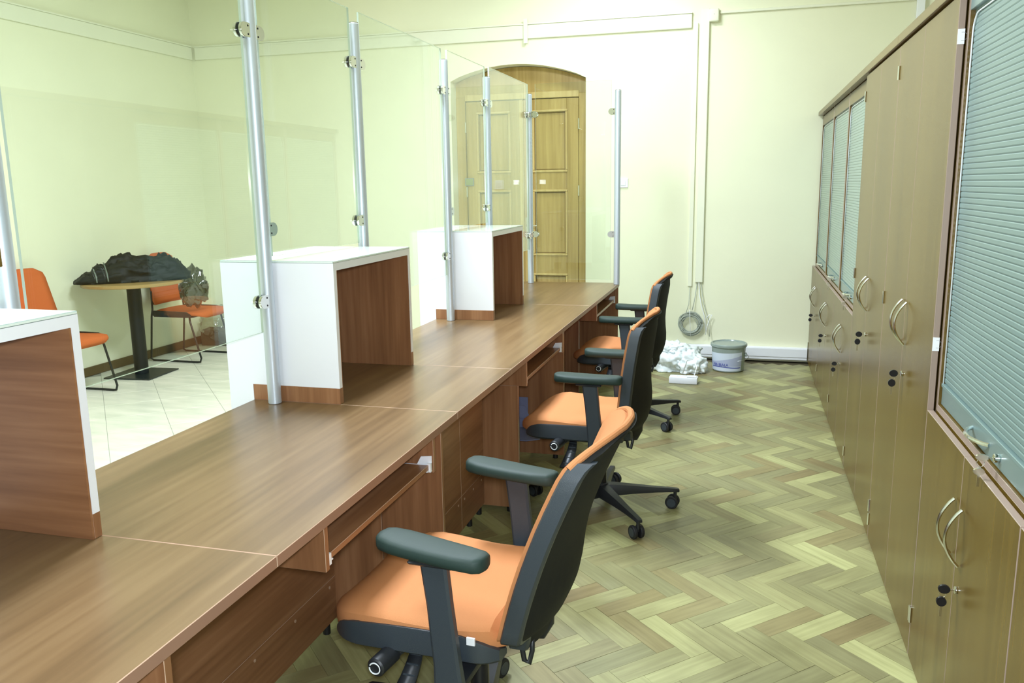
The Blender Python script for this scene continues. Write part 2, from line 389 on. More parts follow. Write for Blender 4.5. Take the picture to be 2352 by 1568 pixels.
tag(link('cable_trunking', box((1.185, YF - 0.03, 0.02), (1.24, YF, ZC - 0.02), 0.003), M_whitep), 'white upright trunking in the far right corner above the cupboards', 'trunking')
t = thing('skirting_trunking', 'white plastic skirting trunking along the foot of the far wall', 'skirting', (0, YF, 0.02))
link('trunk_body', box((-0.72, YF - 0.045, 0.022), (0.538, YF - 0.001, 0.125), 0.004, 2), M_whitep, t); link('lid', box((-0.72, YF - 0.052, 0.045), (0.538, YF - 0.045, 0.118), 0.003), M_white, t)
t = thing('light_switch', 'small white light switch on the far wall beside the end post', 'switch', (-1.0, YF, 1.49))
link('plate', box((-1.04, YF - 0.012, 1.45), (-0.96, YF, 1.53), 0.004, 2), M_whitep, t); link('rocker', box((-1.02, YF - 0.017, 1.468), (-0.98, YF - 0.012, 1.512), 0.002), M_white, t)

# door in the arch
door = bpy.data.objects.new('door_1', None); COL.objects.link(door); door.location = (-1.93, YF + 0.14, 0); door['kind'] = 'structure'
YD = YF + 0.14
arcd = [(x, z - 0.004) for x, z in arc]
link('arched_transom', prism([(AX0, 2.25), (AX1, 2.25)] + arcd, 'xz', YD, YD + 0.05), M_doorw, door)
link('frame_post', box((AX1 - 0.085, YD - 0.01, 0), (AX1, YD + 0.06, 2.26), 0.004), M_doorw, door)
link('frame_post', box((AX0, YD - 0.01, 0), (AX0 + 0.085, YD + 0.06, 2.26), 0.004), M_doorw, door)
link('frame_head', box((AX0 + 0.085, YD - 0.012, 2.225), (AX1 - 0.085, YD + 0.06, 2.28), 0.004), M_doorm, door)
def leaf(x0, x1, hand):
    bm = BM(); y0, y1 = YD + 0.0, YD + 0.045
    st = 0.105
    rails = [(0.01, 0.13), (0.69, 0.865), (1.435, 1.60), (2.12, 2.22)]
    add_box(bm, (x0, y0, 0.01), (x0 + st, y1, 2.22), 0.003); add_box(bm, (x1 - st, y0, 0.01), (x1, y1, 2.22), 0.003)
    for a, b in rails: add_box(bm, (x0 + st, y0, a), (x1 - st, y1, b), 0.002)
    lf = link('door_leaf', bm, M_doorw, door)
    for (a, b) in ((0.13, 0.69), (0.865, 1.435), (1.60, 2.12)):
        link('door_panel', box((x0 + st + 0.01, y0 + 0.018, a + 0.01), (x1 - st - 0.01, y1 - 0.012, b - 0.01), 0.012), M_doorw, lf)
        bm = BM(); w = 0.02
        X0, X1 = x0 + st - 0.008, x1 - st + 0.008; A, B = a - 0.008, b + 0.008
        add_box(bm, (X0, y0 - 0.012, A), (X1, y0 + 0.012, A + w), 0.005); add_box(bm, (X0, y0 - 0.012, B - w), (X1, y0 + 0.012, B), 0.005)
        add_box(bm, (X0, y0 - 0.012, A + w), (X0 + w, y0 + 0.012, B - w), 0.005); add_box(bm, (X1 - w, y0 - 0.012, A + w), (X1, y0 + 0.012, B - w), 0.005)
        link('panel_moulding', bm, M_doorm, lf)
    hx = x1 + 0.004 if hand > 0 else x0 - 0.004
    for hz in (0.35, 1.43, 2.0):
        link('hinge', cyl((hx, y0 - 0.008, hz - 0.045), 'z', 0.008, 0.09, 12), M_brass, lf, smooth='auto')
    return lf
l1 = leaf(AX0 + 0.09, -1.93, -1); l2 = leaf(-1.925, AX1 - 0.09, 1)
link('meeting_bead', box((-1.945, YD - 0.02, 0.01), (-1.91, YD, 2.22), 0.006), M_doorm, l2)
bm = box((-1.90, YD - 0.006, 1.0), (-1.865, YD, 1.2), 0.002); add_tube(bm, [(-1.88, YD, 1.13), (-1.88, YD - 0.05, 1.13), (-1.87, YD - 0.055, 1.13), (-1.78, YD - 0.055, 1.128)], 0.008, 10)
link('door_handle', bm, M_brass, l2, smooth='auto')
t = thing('notice_plate', 'small grey plate on the left post of the wooden door frame', 'plate', (-2.42, YD - 0.01, 1.52)); link('plate', box((-2.46, YD - 0.016, 1.485), (-2.375, YD - 0.0105, 1.555), 0.002), M_grey_print, t)
link('plate_face', box((-2.452, YD - 0.018, 1.492), (-2.383, YD - 0.016, 1.548)), mat('sage_plate', lin(128, 138, 88), 0.4), t)

# ------------------------------------------------------------------ service desk
XF, XB, ZT = -0.89, -1.652, 0.75
TH = 0.026
S = [0.25, 1.3727, 2.4815, 3.1407, 4.9539, 6.1634]
XM = -1.305
lab = {0: 'nearest walnut desk section, running out of the bottom left of the picture',
       1: 'walnut desk section with keyboard tray in front of the nearest swivel chair',
       2: 'short walnut desk section under the middle white counter box',
       3: 'long walnut desk section carrying the farthest white counter box',
       4: 'last walnut desk section at the far end by the end post'}
desks = []
for i in range(5):
    a, b = S[i], S[i + 1]
    t = thing('desk', lab[i], 'desk', ((XF + XB) / 2, (a + b) / 2, 0), group='sections of the long service desk')
    desks.append(t)
    tb = box((XB, a + 0.0006, ZT - TH), (XF, b - 0.0006, ZT), 0.0014, 1, 1); tb.normal_update()
    for f in tb.faces:
        if f.normal.x > 0.95: f.material_index = 2
    link('tabletop', tb, [M_desk, M_edge, M_front], t)
def leg_panel(t, y, x0, x1, z0=0.02, z1=ZT - TH - 0.001):
    o = link('leg_panel', box((x0, y, z0), (x1, y + 0.018, z1), 0.001, 1, 1), [M_walz, M_edge], t)
    for fx in (x0 + 0.05, x1 - 0.05): link('levelling_foot', cyl((fx, y + 0.009, 0.0), 'z', 0.014, z0 + 0.001, 14), M_foot, o, smooth='auto')
def modesty(t, a, b, XM=-1.305):
    m = link('modesty_panel', box((XM - 0.018, a, 0.185), (XM, b, ZT - TH - 0.001), 0.0008, 1, 1), [M_waly, M_edge], t)
    m = link('modesty_panel', box((XM - 0.018, a, 0.03), (XM, b, 0.183), 0.0008, 1, 1), [M_waly, M_edge], t)
    n = max(2, int((b - a) / 0.24))
    for k in range(n + 1):
        y = a + 0.04 + (b - a - 0.08) * k / n
        link('screw_cap', cyl((XM, y, 0.157), 'x', 0.005, 0.0015, 10), M_edge, m)
    for y in ((a + 0.12, b - 0.06) if b - a > 0.3 else ((a + b) / 2,)): link('levelling_foot', cyl((XM - 0.009, y, 0), 'z', 0.013, 0.031, 14), M_foot, m, smooth='auto')
def tray(t, y0, y1, zt=0.63):
    sp = link('hanging_panel', box((XM + 0.02, y0 - 0.02, 0.60), (XF - 0.02, y0 - 0.002, ZT - TH - 0.001), 0.001, 1, 1), [M_walz, M_edge], t)
    sp = link('hanging_panel', box((XM + 0.02, y1 + 0.002, 0.60), (XF - 0.02, y1 + 0.02, ZT - TH - 0.001), 0.001, 1, 1), [M_walz, M_edge], t)
    tr = link('keyboard_tray', box((XM + 0.06, y0 + 0.016, zt - 0.016), (XF - 0.03, y1 - 0.016, zt), 0.001, 1, 1), [M_waly, M_edge], t)
    for s, yy in ((1, y0), (-1, y1)):
        bm = BM()
        # white side bracket: upright flange and a wing under the tray
        x1 = XF - 0.024
        add_prism(bm, [(x1 - 0.25, zt - 0.004), (x1 - 0.05, zt - 0.004), (x1 - 0.036, zt + 0.022), (x1, zt + 0.026), (x1, zt - 0.02), (x1 - 0.25, zt - 0.02)], 'xz', yy + s * 0.001, yy + s * 0.0035)
        add_box(bm, (x1 - 0.25, yy + s * 0.0035, zt - 0.0195), (x1 - 0.004, yy + s * 0.03, zt - 0.0165))
        add_box(bm, (x1 - 0.012, yy + s * 0.001, zt - 0.024), (x1, yy + s * 0.015, zt + 0.004))
        br = link('tray_slider', bm, M_whitep, tr)
        for hx in (x1 - 0.012, x1 - 0.024): link('slider_screw', cyl((hx, yy + s * 0.0036, zt + 0.012), 'y', 0.003, 0.0006 * s, 8), M_gasket, br) if False else None
leg_panel(desks[0], 0.30, XM, XF - 0.03); leg_panel(desks[0], 1.04, XM, XF - 0.012); modesty(desks[0], 0.32, 1.37)
modesty(desks[1], 1.376, 2.352)
tray(desks[1], 1.622, 2.300)
leg_panel(desks[1], 2.355, XM - 0.018, -1.1225); leg_panel(desks[1], 2.357, -1.121, XF - 0.015)
modesty(desks[1], 2.376, 2.4808, -1.12); modesty(desks[2], 2.4822, 3.140, -1.12); modesty(desks[3], 3.1414, 3.458, -1.12)
modesty(desks[3], 3.484, 4.243)
modesty(desks[3], 4.268, 4.9532, -1.12); modesty(desks[4], 4.9546, 5.28, -1.12)
leg_panel(desks[3], 3.462, XM, XF - 0.062, 0.02, 0.598)
tray(desks[3], 3.475, 4.222)
leg_panel(desks[3], 4.246, XM, XF - 0.02)
tray(desks[4], 5.30, 6.11); modesty(desks[4], 5.306, 6.135)
leg_panel(desks[4], 5.285, XM, XF - 0.14, 0.02, 0.598)
leg_panel(desks[4], 6.138, XM - 0.018, XF - 0.006)

# white counter boxes standing over the desk
HX0, HX1, HZ = -1.749, -1.315, 1.2418
hl = ['nearest white counter box, cut off by the left edge of the picture', 'middle white counter box on the desk behind the second post', 'farthest white counter box on the desk, in front of the arched door']
for k, (a, b) in enumerate(((0.70, 1.3727), (2.4815, 3.1407), (4.297, 4.9539))):
    t = thing('counter_box', hl[k], 'counter box', ((HX0 + HX1) / 2, (a + b) / 2, 0), group='white counter boxes over the desk')
    T = 0.020
    zb = ZT + 0.056
    for (y0, y1) in ((a, a + T), (b - T, b)):
        bm = BM(); add_prism(bm, [(HX0, 0.02), (XB - 0.001, 0.02), (XB - 0.001, zb), (HX1, zb), (HX1, HZ - 0.007), (HX0, HZ - 0.007)], 'xz', y0, y1)
        link('side_panel', bm, M_white, t)
        link('plinth_strip', box((XB, y0 - 0.0005, ZT + 0.0005), (HX1 - 0.0005, y1 + 0.0005, zb), 0.0006), M_walz, t)
    link('top_panel', box((HX0, a + T, HZ - 0.032), (HX1, b - T, HZ - 0.007)), M_white, t)
    gt = link('glass_top', box((HX0, a, HZ - 0.0068), (HX1 + 0.0005, b, HZ), 0.0012, 1, 1), [M_gtop, M_gline], t)
    mm = M_walx if k == 0 else M_walz
    link('lining_panel', box((XB + 0.01, b - T - 0.006, ZT + 0.0005), (HX1 - 0.001, b - T - 0.0005, HZ - 0.033)), mm, t)
    link('lining_panel', box((XB + 0.01, a + T + 0.0005, ZT + 0.0005), (HX1 - 0.001, a + T + 0.006, HZ - 0.033)), mm, t)
    link('front_panel', box((HX0, a + T, 0.02), (HX0 + 0.018, b - T, HZ - 0.033)), M_white, t)

# ------------------------------------------------------------------ posts, clamps, glass
XP, ZP = -1.551, 2.137
posts = [('A', XP, 1.43), ('B', XP, 2.451), ('C', XP, 3.208), ('D', XP, 4.257), ('E', XP, 5.0127), ('F', XP, 6.056), ('G', -0.8958, 6.056)]
pl = {'A': 'brushed metal post at the left edge of the picture behind the nearest white box',
      'B': 'nearest full-length metal post, in front of the middle white box',
      'C': 'metal post rising behind the far side of the middle white box',
      'D': 'metal post in front of the farthest white box',
      'E': 'metal post rising behind the top of the farthest white box',
      'F': 'metal post at the far left corner of the desk before the door',
      'G': 'metal post at the far right corner of the desk'}
clamp_at = {'A': [('-y', 1.348), ('-y', 1.978), ('+y', 1.11), ('+y', 1.978)],
            'B': [('-y', 1.11), ('-y', 1.978), ('+y', 1.348), ('+y', 1.978)],
            'C': [('-y', 1.348), ('-y', 1.98), ('+y', 1.11), ('+y', 1.98)],
            'D': [('-y', 1.11), ('-y', 1.978), ('+y', 1.348), ('+y', 1.978)],
            'E': [('-y', 1.348), ('-y', 1.98), ('+y', 1.11), ('+y', 1.98)],
            'F': [('-y', 1.11), ('-y', 1.985), ('+x', 1.12), ('+x', 1.99)],
            'G': [('-x', 1.12), ('-x', 1.99)]}
PR = 0.0225
def dshape(s):
    p = [(0.016, -0.0225), (0.045, -0.0225)]
    for k in range(1, 12):
        a = -math.pi / 2 + math.pi * k / 12
        p.append((0.045 + 0.0225 * math.cos(a), 0.0225 * math.sin(a)))
    p += [(0.045, 0.0225), (0.016, 0.0225)]
    return [(s * a, b) for a, b in p]
for key, px, py in posts:
    t = thing('partition_post', pl[key], 'post', (px, py, ZT), group='metal posts of the glass partition')
    link('tube', cyl((px, py, ZT + 0.0005), 'z', PR, ZP - ZT - 0.004, 36, bev=0.002), M_alu, t, smooth='auto')
    link('end_cap', cyl((px, py, ZP - 0.0034), 'z', PR - 0.0015, 0.0034, 24), M_satin, t, smooth='auto')
    for dr, z in clamp_at[key]:
        s = 1 if dr[0] == '+' else -1
        bmc = BM(); bmg = BM()
        D = [(a, z + b) for a, b in dshape(s)]
        if dr[1] == 'y':
            for (d0, d1) in ((-0.0155, -0.0055), (0.0055, 0.0155)): add_prism(bmc, [(py + a, b) for a, b in D], 'yz', px + d0, px + d1)
            add_prism(bmg, [(py + a * 0.98, z + (b - z) * 0.95) for a, b in D], 'yz', px - 0.0056, px - 0.0041); add_prism(bmg, [(py + a * 0.98, z + (b - z) * 0.95) for a, b in D], 'yz', px + 0.0041, px + 0.0056)
        else:
            for (d0, d1) in ((-0.0155, -0.0055), (0.0055, 0.0155)): add_prism(bmc, [(px + a, b) for a, b in D], 'xz', py + d0, py + d1)
            add_prism(bmg, [(px + a * 0.98, z + (b - z) * 0.95) for a, b in D], 'xz', py - 0.0056, py - 0.0041); add_prism(bmg, [(px + a * 0.98, z + (b - z) * 0.95) for a, b in D], 'xz', py + 0.0041, py + 0.0056)
        es = [e for e in bmc.edges if e.calc_face_angle(0) > 1.0]
        bmesh.ops.bevel(bmc, geom=es, offset=0.0012, segments=2, affect='EDGES')
        c = link('glass_clamp', bmc, M_satin if False else M_chrome, t, smooth='auto')
        link('gasket', bmg, M_gasket, c)
        bs = BM()
        for dz in (-0.013, 0.013):
            if dr[1] == 'y': add_cyl(bs, (px + 0.0152, py + s * 0.028, z + dz), 'x', 0.0032, 0.0012, 10)
            else: add_cyl(bs, (px + s * 0.028, py - 0.0152, z + dz), (0, -1, 0), 0.0032, 0.0012, 10)
        link('clamp_screw', bs, M_gasket, c)
END_TURN = math.radians(-0.9)   # the end pane sits a hair out of square
def pane(a, b, z0, z1, label, axis='y', xx=XP):
    t = BM()
    if axis == 'y': add_box(t, (xx - 0.004, a, z0), (xx + 0.004, b, z1))
    else: add_box(t, (a, xx - 0.004, z0), (b, xx + 0.004, z1))
    for f in t.faces:
        n = f.normal if f.normal.length else f.calc_center_median()
    t.normal_update()
    for f in t.faces:
        big = abs(f.normal.x) > 0.5 if axis == 'y' else abs(f.normal.y) > 0.5
        if not big: f.material_index = 1
    return tag(link('glass_pane', t, [M_glass, M_gedge]), label, 'glass screen', 'clear glass panes of the partition')
pane(1.475, 2.406, 1.008, 2.185, 'large clear glass pane left of the nearest full-length post')
pane(2.496, 3.163, 1.256, 2.185, 'clear glass pane above the middle white counter box')
pane(3.253, 4.212, 1.008, 2.185, 'large clear glass pane between the middle and farthest white boxes')
pane(4.302, 4.968, 1.256, 2.19, 'clear glass pane above the farthest white counter box')
pane(5.058, 6.01, 1.008, 2.20, 'clear glass pane beyond the farthest white box')
ep = pane(-1.503, -0.942, 0.785, 2.205, 'clear glass pane across the far end of the desk', 'x', 6.056)
ep.data.transform(Matrix.Translation((-1.551, 6.056, 0)) @ Matrix.Rotation(END_TURN, 4, 'Z') @ Matrix.Translation((1.551, -6.056, 0)))

# ------------------------------------------------------------------ cabinets
XC, DT, CX = 0.543, 0.018, 0.566   # door face, door thickness, carcass front
CD = 1.15                          # carcass back
ZTOP = 2.012
YC = [0.85, 1.7285, 2.608, 3.515, 4.433, 5.325, 6.215, 7.09]
def handle_bow(t, y, z0, z1, name='handle'):
    pts = []
    for k in range(15):
        a = k / 14; z = z0 + (z1 - z0) * a; pts.append((XC - 0.004 - 0.034 * math.sin(math.pi * a) ** 0.85, y, z))
    return link(name, tube(pts, 0.0052, 8, flat=0.75), M_handle, t, smooth='auto')
def lock(t, y, z, x=XC):
    return link('lock', cyl((x, y, z), (-1, 0, 0), 0.0095, 0.006, 18, bev=0.0015), M_chrome, t, smooth='auto')
def keys(y, z, label, x=XC, black=True, r=0.0125):
    t = thing('key_pair', label, 'keys', (x, y, z), group='keys hanging in cupboard locks')
    x0 = x - 0.007; mk = M_key if black else M_brass
    link('key_blade', box((x0 - 0.010, y - 0.0035, z - 0.001), (x0, y + 0.0035, z + 0.001)), M_brass, t)
    bm = BM(); add_prism(bm, [(x0 - 0.010 - 0.012 + 0.014 * math.cos(2 * math.pi * k / 16), z + r * 0.9 * math.sin(2 * math.pi * k / 16)) for k in range(16)], 'xz', y - 0.0035, y + 0.0035)
    link('key_head', bm, mk, t)
    link('key_ring', tube([(x0 - 0.024 + 0.008 * math.cos(a), y + 0.001, z - 0.014 + 0.009 * math.sin(a)) for a in [2 * math.pi * k / 16 for k in range(17)]], 0.0007, 6), M_chrome, t, smooth=True)
    zz = z - 0.034
    bm = BM(); add_prism(bm, [(x0 - 0.026 + 0.012 * math.cos(2 * math.pi * k / 16), zz + r * math.sin(2 * math.pi * k / 16)) for k in range(16)], 'xz', y - 0.0035, y + 0.0035)
    link('key_head', bm, mk, t)
    link('key_blade', box((x0 - 0.029, y - 0.001, zz - r - 0.028), (x0 - 0.023, y + 0.001, zz - r + 0.001)), M_brass, t)
    return t
def edge_faces(bm, test, idx=1):
    bm.normal_update()
    for f in bm.faces:
        if test(f.normal): f.material_index = idx
    return bm
def doors(t, a, b, z0, z1, hz0, hz1, lockz=None):
    m = (a + b) / 2
    ds = []
    for (p, q, hy) in ((a + 0.0028, m - 0.001, m - 0.04), (m + 0.001, b - 0.0028, m + 0.04)):
        d = link('door', edge_faces(box((XC, p, z0), (XC + DT, q, z1), 0.0014, 1, 1), lambda n: abs(n.y) > 0.9 or abs(n.z) > 0.9), [M_cab, M_edged], t)
        handle_bow(d, hy, hz0, hz1); ds.append(d)
    if lockz: lock(ds[0], m - 0.04, lockz)
    return m
def carcass(t, a, b, z0, z1, openf=False):
    if openf:
        bm = BM()
        add_box(bm, (CX, a + 0.0005, z0), (CD, a + 0.0185, z1), 0.0008, 1, 1); add_box(bm, (CX, b - 0.0185, z0), (CD, b - 0.0005, z1), 0.0008, 1, 1)
        add_box(bm, (CX, a + 0.0185, z0), (CD, b - 0.0185, z0 + 0.018), 0.0008, 1, 1)
        add_box(bm, (CD - 0.01, a + 0.0185, z0 + 0.018), (CD, b - 0.0185, z1), 0, 1, 1)
        link('carcass', edge_faces(bm, lambda n: n.x < -0.9), [M_cabh, M_edged], t)
    else:
        link('carcass', box((CX, a + 0.0005, z0), (CD, b - 0.0005, z1), 0.0008, 1, 1), [M_cab, M_edged], t)
def hinge(t, y, z, big=True):
    link('hinge', cyl((XC - 0.003, y, z - 0.03), 'z', 0.004, 0.05, 10), M_handle, t, smooth='auto')
# two tall double-door cupboards
tl = ['tall wooden double-door cupboard next to the nearest shuttered one', 'tall wooden double-door cupboard between its twin and the far shuttered cupboards']
for k in (2, 3):
    a, b = YC[k], YC[k + 1]
    t = thing('tall_cupboard', tl[k - 2], 'cupboard', (0.85, (a + b) / 2, 0), group='tall wooden cupboards')
    carcass(t, a, b, 0.04, 1.978)
    link('plinth', box((CX + 0.02, a + 0.002, 0.0), (CD, b - 0.002, 0.0395)), M_gap, t)
    m = doors(t, a, b, 0.012, 1.972, 0.905 + (0.02 if k == 2 else 0), 1.052 + (0.02 if k == 2 else 0), 0.825 if k == 2 else 0.80)
    link('top_board', box((XC - 0.012, a + 0.0005, 1.980), (CD, b - 0.0005, ZTOP), 0.001), M_cabh, t)
    hinge(t, b - 0.006, 1.88); hinge(t, b - 0.006, 0.10); hinge(t, b - 0.006, 1.03); hinge(t, a + 0.006, 0.155)
keys((YC[2] + YC[3]) / 2 - 0.04, 0.825, 'black-headed keys in the lock of the tall cupboard nearest the camera', r=0.0135)
keys((YC[3] + YC[4]) / 2 - 0.04, 0.80, 'black-headed keys in the lock of the farther tall cupboard', r=0.0135)
t2 = [o for o in bpy.data.objects if o.name == 'tall_cupboard'][0]
for z in (1.862, 1.006):
    p = link('connector_plate', box((XC + 0.0005, YC[2] + 0.0004, z - 0.02), (XC + 0.0180, YC[2] + 0.0026, z + 0.02)), M_whitep, t2)
    pts = [(XC + 0.013 + 0.011 * math.cos(a), YC[2] + 0.0006, z + 0.011 * math.sin(a)) for a in [-math.pi / 2 - 0.3 + (math.pi + 0.6) * k / 14 for k in range(15)]]
    link('ring_mark', tube(pts, 0.0005, 6), M_grey_print, p)
# low cupboards with shuttered cupboards on top
lowl = {0: 'low wooden cupboard at the bottom right corner, nearest the camera', 1: 'low wooden double-door cupboard under the big near roller shutter',
        4: 'first low cupboard of the far three, beside the tall cupboards', 5: 'middle low cupboard of the far three', 6: 'last low cupboard, against the far wall'}
shl = {0: 'grey roller-shutter cupboard above the low cupboard nearest the camera, past the right edge', 1: 'big near cupboard with a grey-green slatted roller shutter at the right edge',
       4: 'grey roller-shutter cupboard beside the tall cupboards at the far end', 5: 'grey roller-shutter cupboard in the middle of the far three', 6: 'grey roller-shutter cupboard against the far wall'}
SZ0, SZ1 = 0.822, 1.975
for k in (0, 1, 4, 5, 6):
    a, b = YC[k], YC[k + 1]
    t = thing('low_cupboard', lowl[k], 'cupboard', (0.85, (a + b) / 2, 0), group='low wooden cupboards')
    carcass(t, a, b, 0.04, 0.812)
    link('plinth', box((CX + 0.02, a + 0.002, 0.0), (CD, b - 0.002, 0.0395)), M_gap, t)
    m = doors(t, a, b, 0.012, 0.808, 0.535, 0.683, 0.472)
    hinge(t, b - 0.006, 0.155)
    if k > 0:
        keys(m - 0.04, 0.472, {1: 'black-headed keys in the low cupboard lock nearest the camera', 4: 'black-headed keys in the first of the far low cupboards', 5: 'black-headed keys in the middle far low cupboard', 6: 'black-headed keys in the low cupboard by the far wall'}[k])
    t = thing('shutter_cupboard', shl[k], 'cupboard', (0.85, (a + b) / 2, 0.812), group='roller-shutter cupboards')
    carcass(t, a, b, 0.8125, 1.978, True)
    link('top_board', box((XC - 0.012, a + 0.0005, 1.980), (CD, b - 0.0005, ZTOP), 0.001), M_cabh, t)
    fz = 1.905 if k > 1 else 1.925
    link('fascia', box((CX, a + 0.019, fz), (CX + 0.02, b - 0.019, 1.976), 0.001), M_cabh if k > 1 else M_tambar, t)
    ya, yb = a + 0.0195, b - 0.0195; xs = CX + 0.012
    # white track with rounded upper corners
    bm = BM(); r = 0.05; pts = [(xs - 0.003, yb - 0.003, 0.89)] + [(xs - 0.003, yb - 0.003 - r + r * math.cos(q), fz - 0.012 - r + r * math.sin(q)) for q in [math.pi / 2 * j / 8 for j in range(9)]]
    pts += [(xs - 0.003, ya + 0.003 + r - r * math.sin(q), fz - 0.012 - r + r * math.cos(q)) for q in [math.pi / 2 * j / 8 for j in range(9)]] + [(xs - 0.003, ya + 0.003, 0.89)]
    link('track', tube(pts, 0.0022, 6), M_track, t, smooth=True)
    bar = link('bottom_bar', box((xs - 0.004, ya, 0.832), (xs + 0.012, yb, 0.885), 0.002), M_tambar, t)
    link('bar_lip', box((xs - 0.007, ya, 0.885), (xs + 0.01, yb, 0.895), 0.001), M_tam, t)
    pitch = 0.0152; n = int((fz - 0.897) / pitch) + 1
    def slat(bm, z):
        add_prism(bm, [(xs + 0.008, z + 0.0002), (xs + 0.0016, z + 0.0002), (xs, z + 0.0034), (xs, z + pitch - 0.0026), (xs + 0.0012, z + pitch - 0.0003), (xs + 0.008, z + pitch - 0.0003)], 'xz', ya + 0.002, yb - 0.002)
    if k == 1:
        base = BM(); slat(base, 0.0); proto = link('slat', base, M_tam, t); proto.location.z = 0.897
        for j in range(1, n):
            c = proto.copy(); COL.objects.link(c); c.parent = t; c.location.z = 0.897 + j * pitch
    else:
        bm = BM()
        for j in range(n): slat(bm, 0.897 + j * pitch)
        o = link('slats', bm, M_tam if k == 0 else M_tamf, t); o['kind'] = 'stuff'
    m = (a + b) / 2
    pts = [(xs - 0.004 - 0.03 * math.sin(math.pi * j / 14) ** 0.7, m + 0.075 - 0.15 * j / 14, 0.862) for j in range(15)]
    link('handle', tube(pts, 0.0052, 8), M_handle, bar, smooth='auto')
    ly = m - 0.16 if k == 1 else m - 0.12
    lk = link('lock', cyl((xs - 0.004, ly, 0.858), (-1, 0, 0), 0.010, 0.012, 18, bev=0.0015), M_chrome, bar, smooth='auto')
    if k in (1, 4, 5):
        t = keys(ly, 0.858, {1: 'bare metal keys in the lock of the big near roller shutter', 4: 'metal keys in the roller shutter beside the tall cupboards', 5: 'metal keys in the middle far roller shutter'}[k], x=xs - 0.01, black=False, r=0.008)

# ------------------------------------------------------------------ swivel chairs (local: +X is where the sitter looks)
def side_half(x):   # half width of the seat at x
    if x > 0.20: return 0.248 - 0.248 * 0.42 * ((x - 0.20) / 0.13) ** 2.6
    if x < -0.08: return 0.235 - 0.10 * ((-0.08 - x) / 0.10) ** 2
    return 0.235 + 0.013 * (x + 0.08) / 0.28
def make_seat(rear):
    rings = []
    xs_ = [-0.185, -0.18, -0.155, -0.12, -0.08, -0.03, 0.03, 0.09, 0.15, 0.20, 0.24, 0.27, 0.295, 0.313, 0.324, 0.328]
    for x in xs_:
        xr = x if x > 0 else x * rear / -0.185
        hw = side_half(x); zt = 0.502 - 0.012 * math.exp(-((x - 0.02) / 0.12) ** 2)
        if x > 0.18: zt -= 0.055 * ((x - 0.18) / 0.148) ** 2.6
        if x < -0.10: zt -= 0.06 * ((-0.10 - x) / 0.065) ** 2
        zb = 0.42
        if x > 0.26: zb = 0.42 - 0.008
        zt = max(zt, zb + 0.012)
        ring = []
        for k in range(28):
            a = 2 * math.pi * k / 28; c, s = math.cos(a), math.sin(a); e = 0.38
            yy = hw * math.copysign(abs(c) ** e, c); q = math.copysign(abs(s) ** e, s)
            zm = (zt + zb) / 2; z = zm + (zt - zb) / 2 * q
            if q > 0.9: z += 0.010 * (yy / hw) ** 2 - 0.005
            ring.append((xr, yy, z))
        rings.append(ring)
    return loft(rings)
def make_sideplate(s):
    rings = []
    N = 26
    for i in range(N + 1):
        u = i / N; x = -0.135 + 0.425 * u
        hw = side_half(x) + 0.0045
        e = min(u, 1 - u) * N
        zt = 0.464 + 0.006 * math.sin(math.pi * u) - 0.02 * max(0, (u - 0.8) / 0.2) ** 2 * 1.4
        if u < 0.18: zt = 0.464 - 0.035 * ((0.18 - u) / 0.18) ** 2
        zb = 0.396 + 0.004 * u
        if u > 0.9: zt -= 0.012 * ((u - 0.9) / 0.1) ** 3
        ring = [(x, s * hw, zt), (x, s * (hw + 0.0015), zt - 0.006), (x, s * (hw + 0.001), zb + 0.01), (x, s * (hw - 0.012), zb), (x, s * (hw - 0.05), zb - 0.001), (x, s * (hw - 0.05), zt - 0.02), (x, s * (hw - 0.01), zt)]
        rings.append(ring)
    return loft(rings)
def back_profile(t, tilt):   # t 0 bottom .. 1 top -> front x of the edge, z, half width
    x0, sl, cu = tilt
    z = 0.388 + 0.578 * t - 0.030 * max(0, (t - 0.84) / 0.16) ** 2
    dz = z - 0.449
    x = x0 - sl * dz - cu * max(0, dz) ** 2 - 0.055 * max(0, (t - 0.84) / 0.16) ** 1.5
    if t < 0.05: hw = 0.122 + 0.01 * t / 0.05
    elif t < 0.14: hw = 0.132 + 0.100 * (0.5 - 0.5 * math.cos(math.pi * (t - 0.05) / 0.09))
    elif t < 0.6: hw = 0.232 + 0.008 * math.sin(math.pi / 2 * (t - 0.14) / 0.46)
    else: hw = 0.240 - 0.030 * ((t - 0.6) / 0.4) ** 1.4
    if t > 0.82: hw *= math.sqrt(max(0.02, 1 - 0.90 * ((t - 0.82) / 0.18) ** 2.0))
    return x, z, hw
def back_thick(t):
    return 0.046 - 0.030 * max(0, (t - 0.84) / 0.16) + 0.026 * math.exp(-((t - 0.24) / 0.16) ** 2)
def back_ring(t, tilt, x_off0, thick, shrink=0.0):
    x, z, hw = back_profile(t, tilt); hw -= shrink
    ring = []; n = 12; f = min(1, hw / 0.2)
    conc = lambda v: (0.026 * v * v - 0.026) * f
    for k in range(n + 1):
        v = -1 + 2 * k / n; ring.append((x + conc(v) + x_off0, hw * v, z))
    for k in range(n + 1):
        v = 1 - 2 * k / n; th = thick if thick < 0.03 else 0.044 * min(1, thick / 0.046) * 0.9 + (thick - 0.040) * max(0, 1 - v * v)
        ring.append((x + conc(v) + x_off0 - th, hw * v * 0.985, z - 0.004 * (t > 0.9)))
    return ring
TSB = [0, 0.025, 0.05, 0.065, 0.08, 0.095, 0.11, 0.125, 0.14, 0.18, 0.23, 0.3, 0.38, 0.46, 0.54, 0.62, 0.7, 0.77, 0.82, 0.86, 0.89, 0.915, 0.935, 0.952, 0.966, 0.978, 0.988, 0.995]
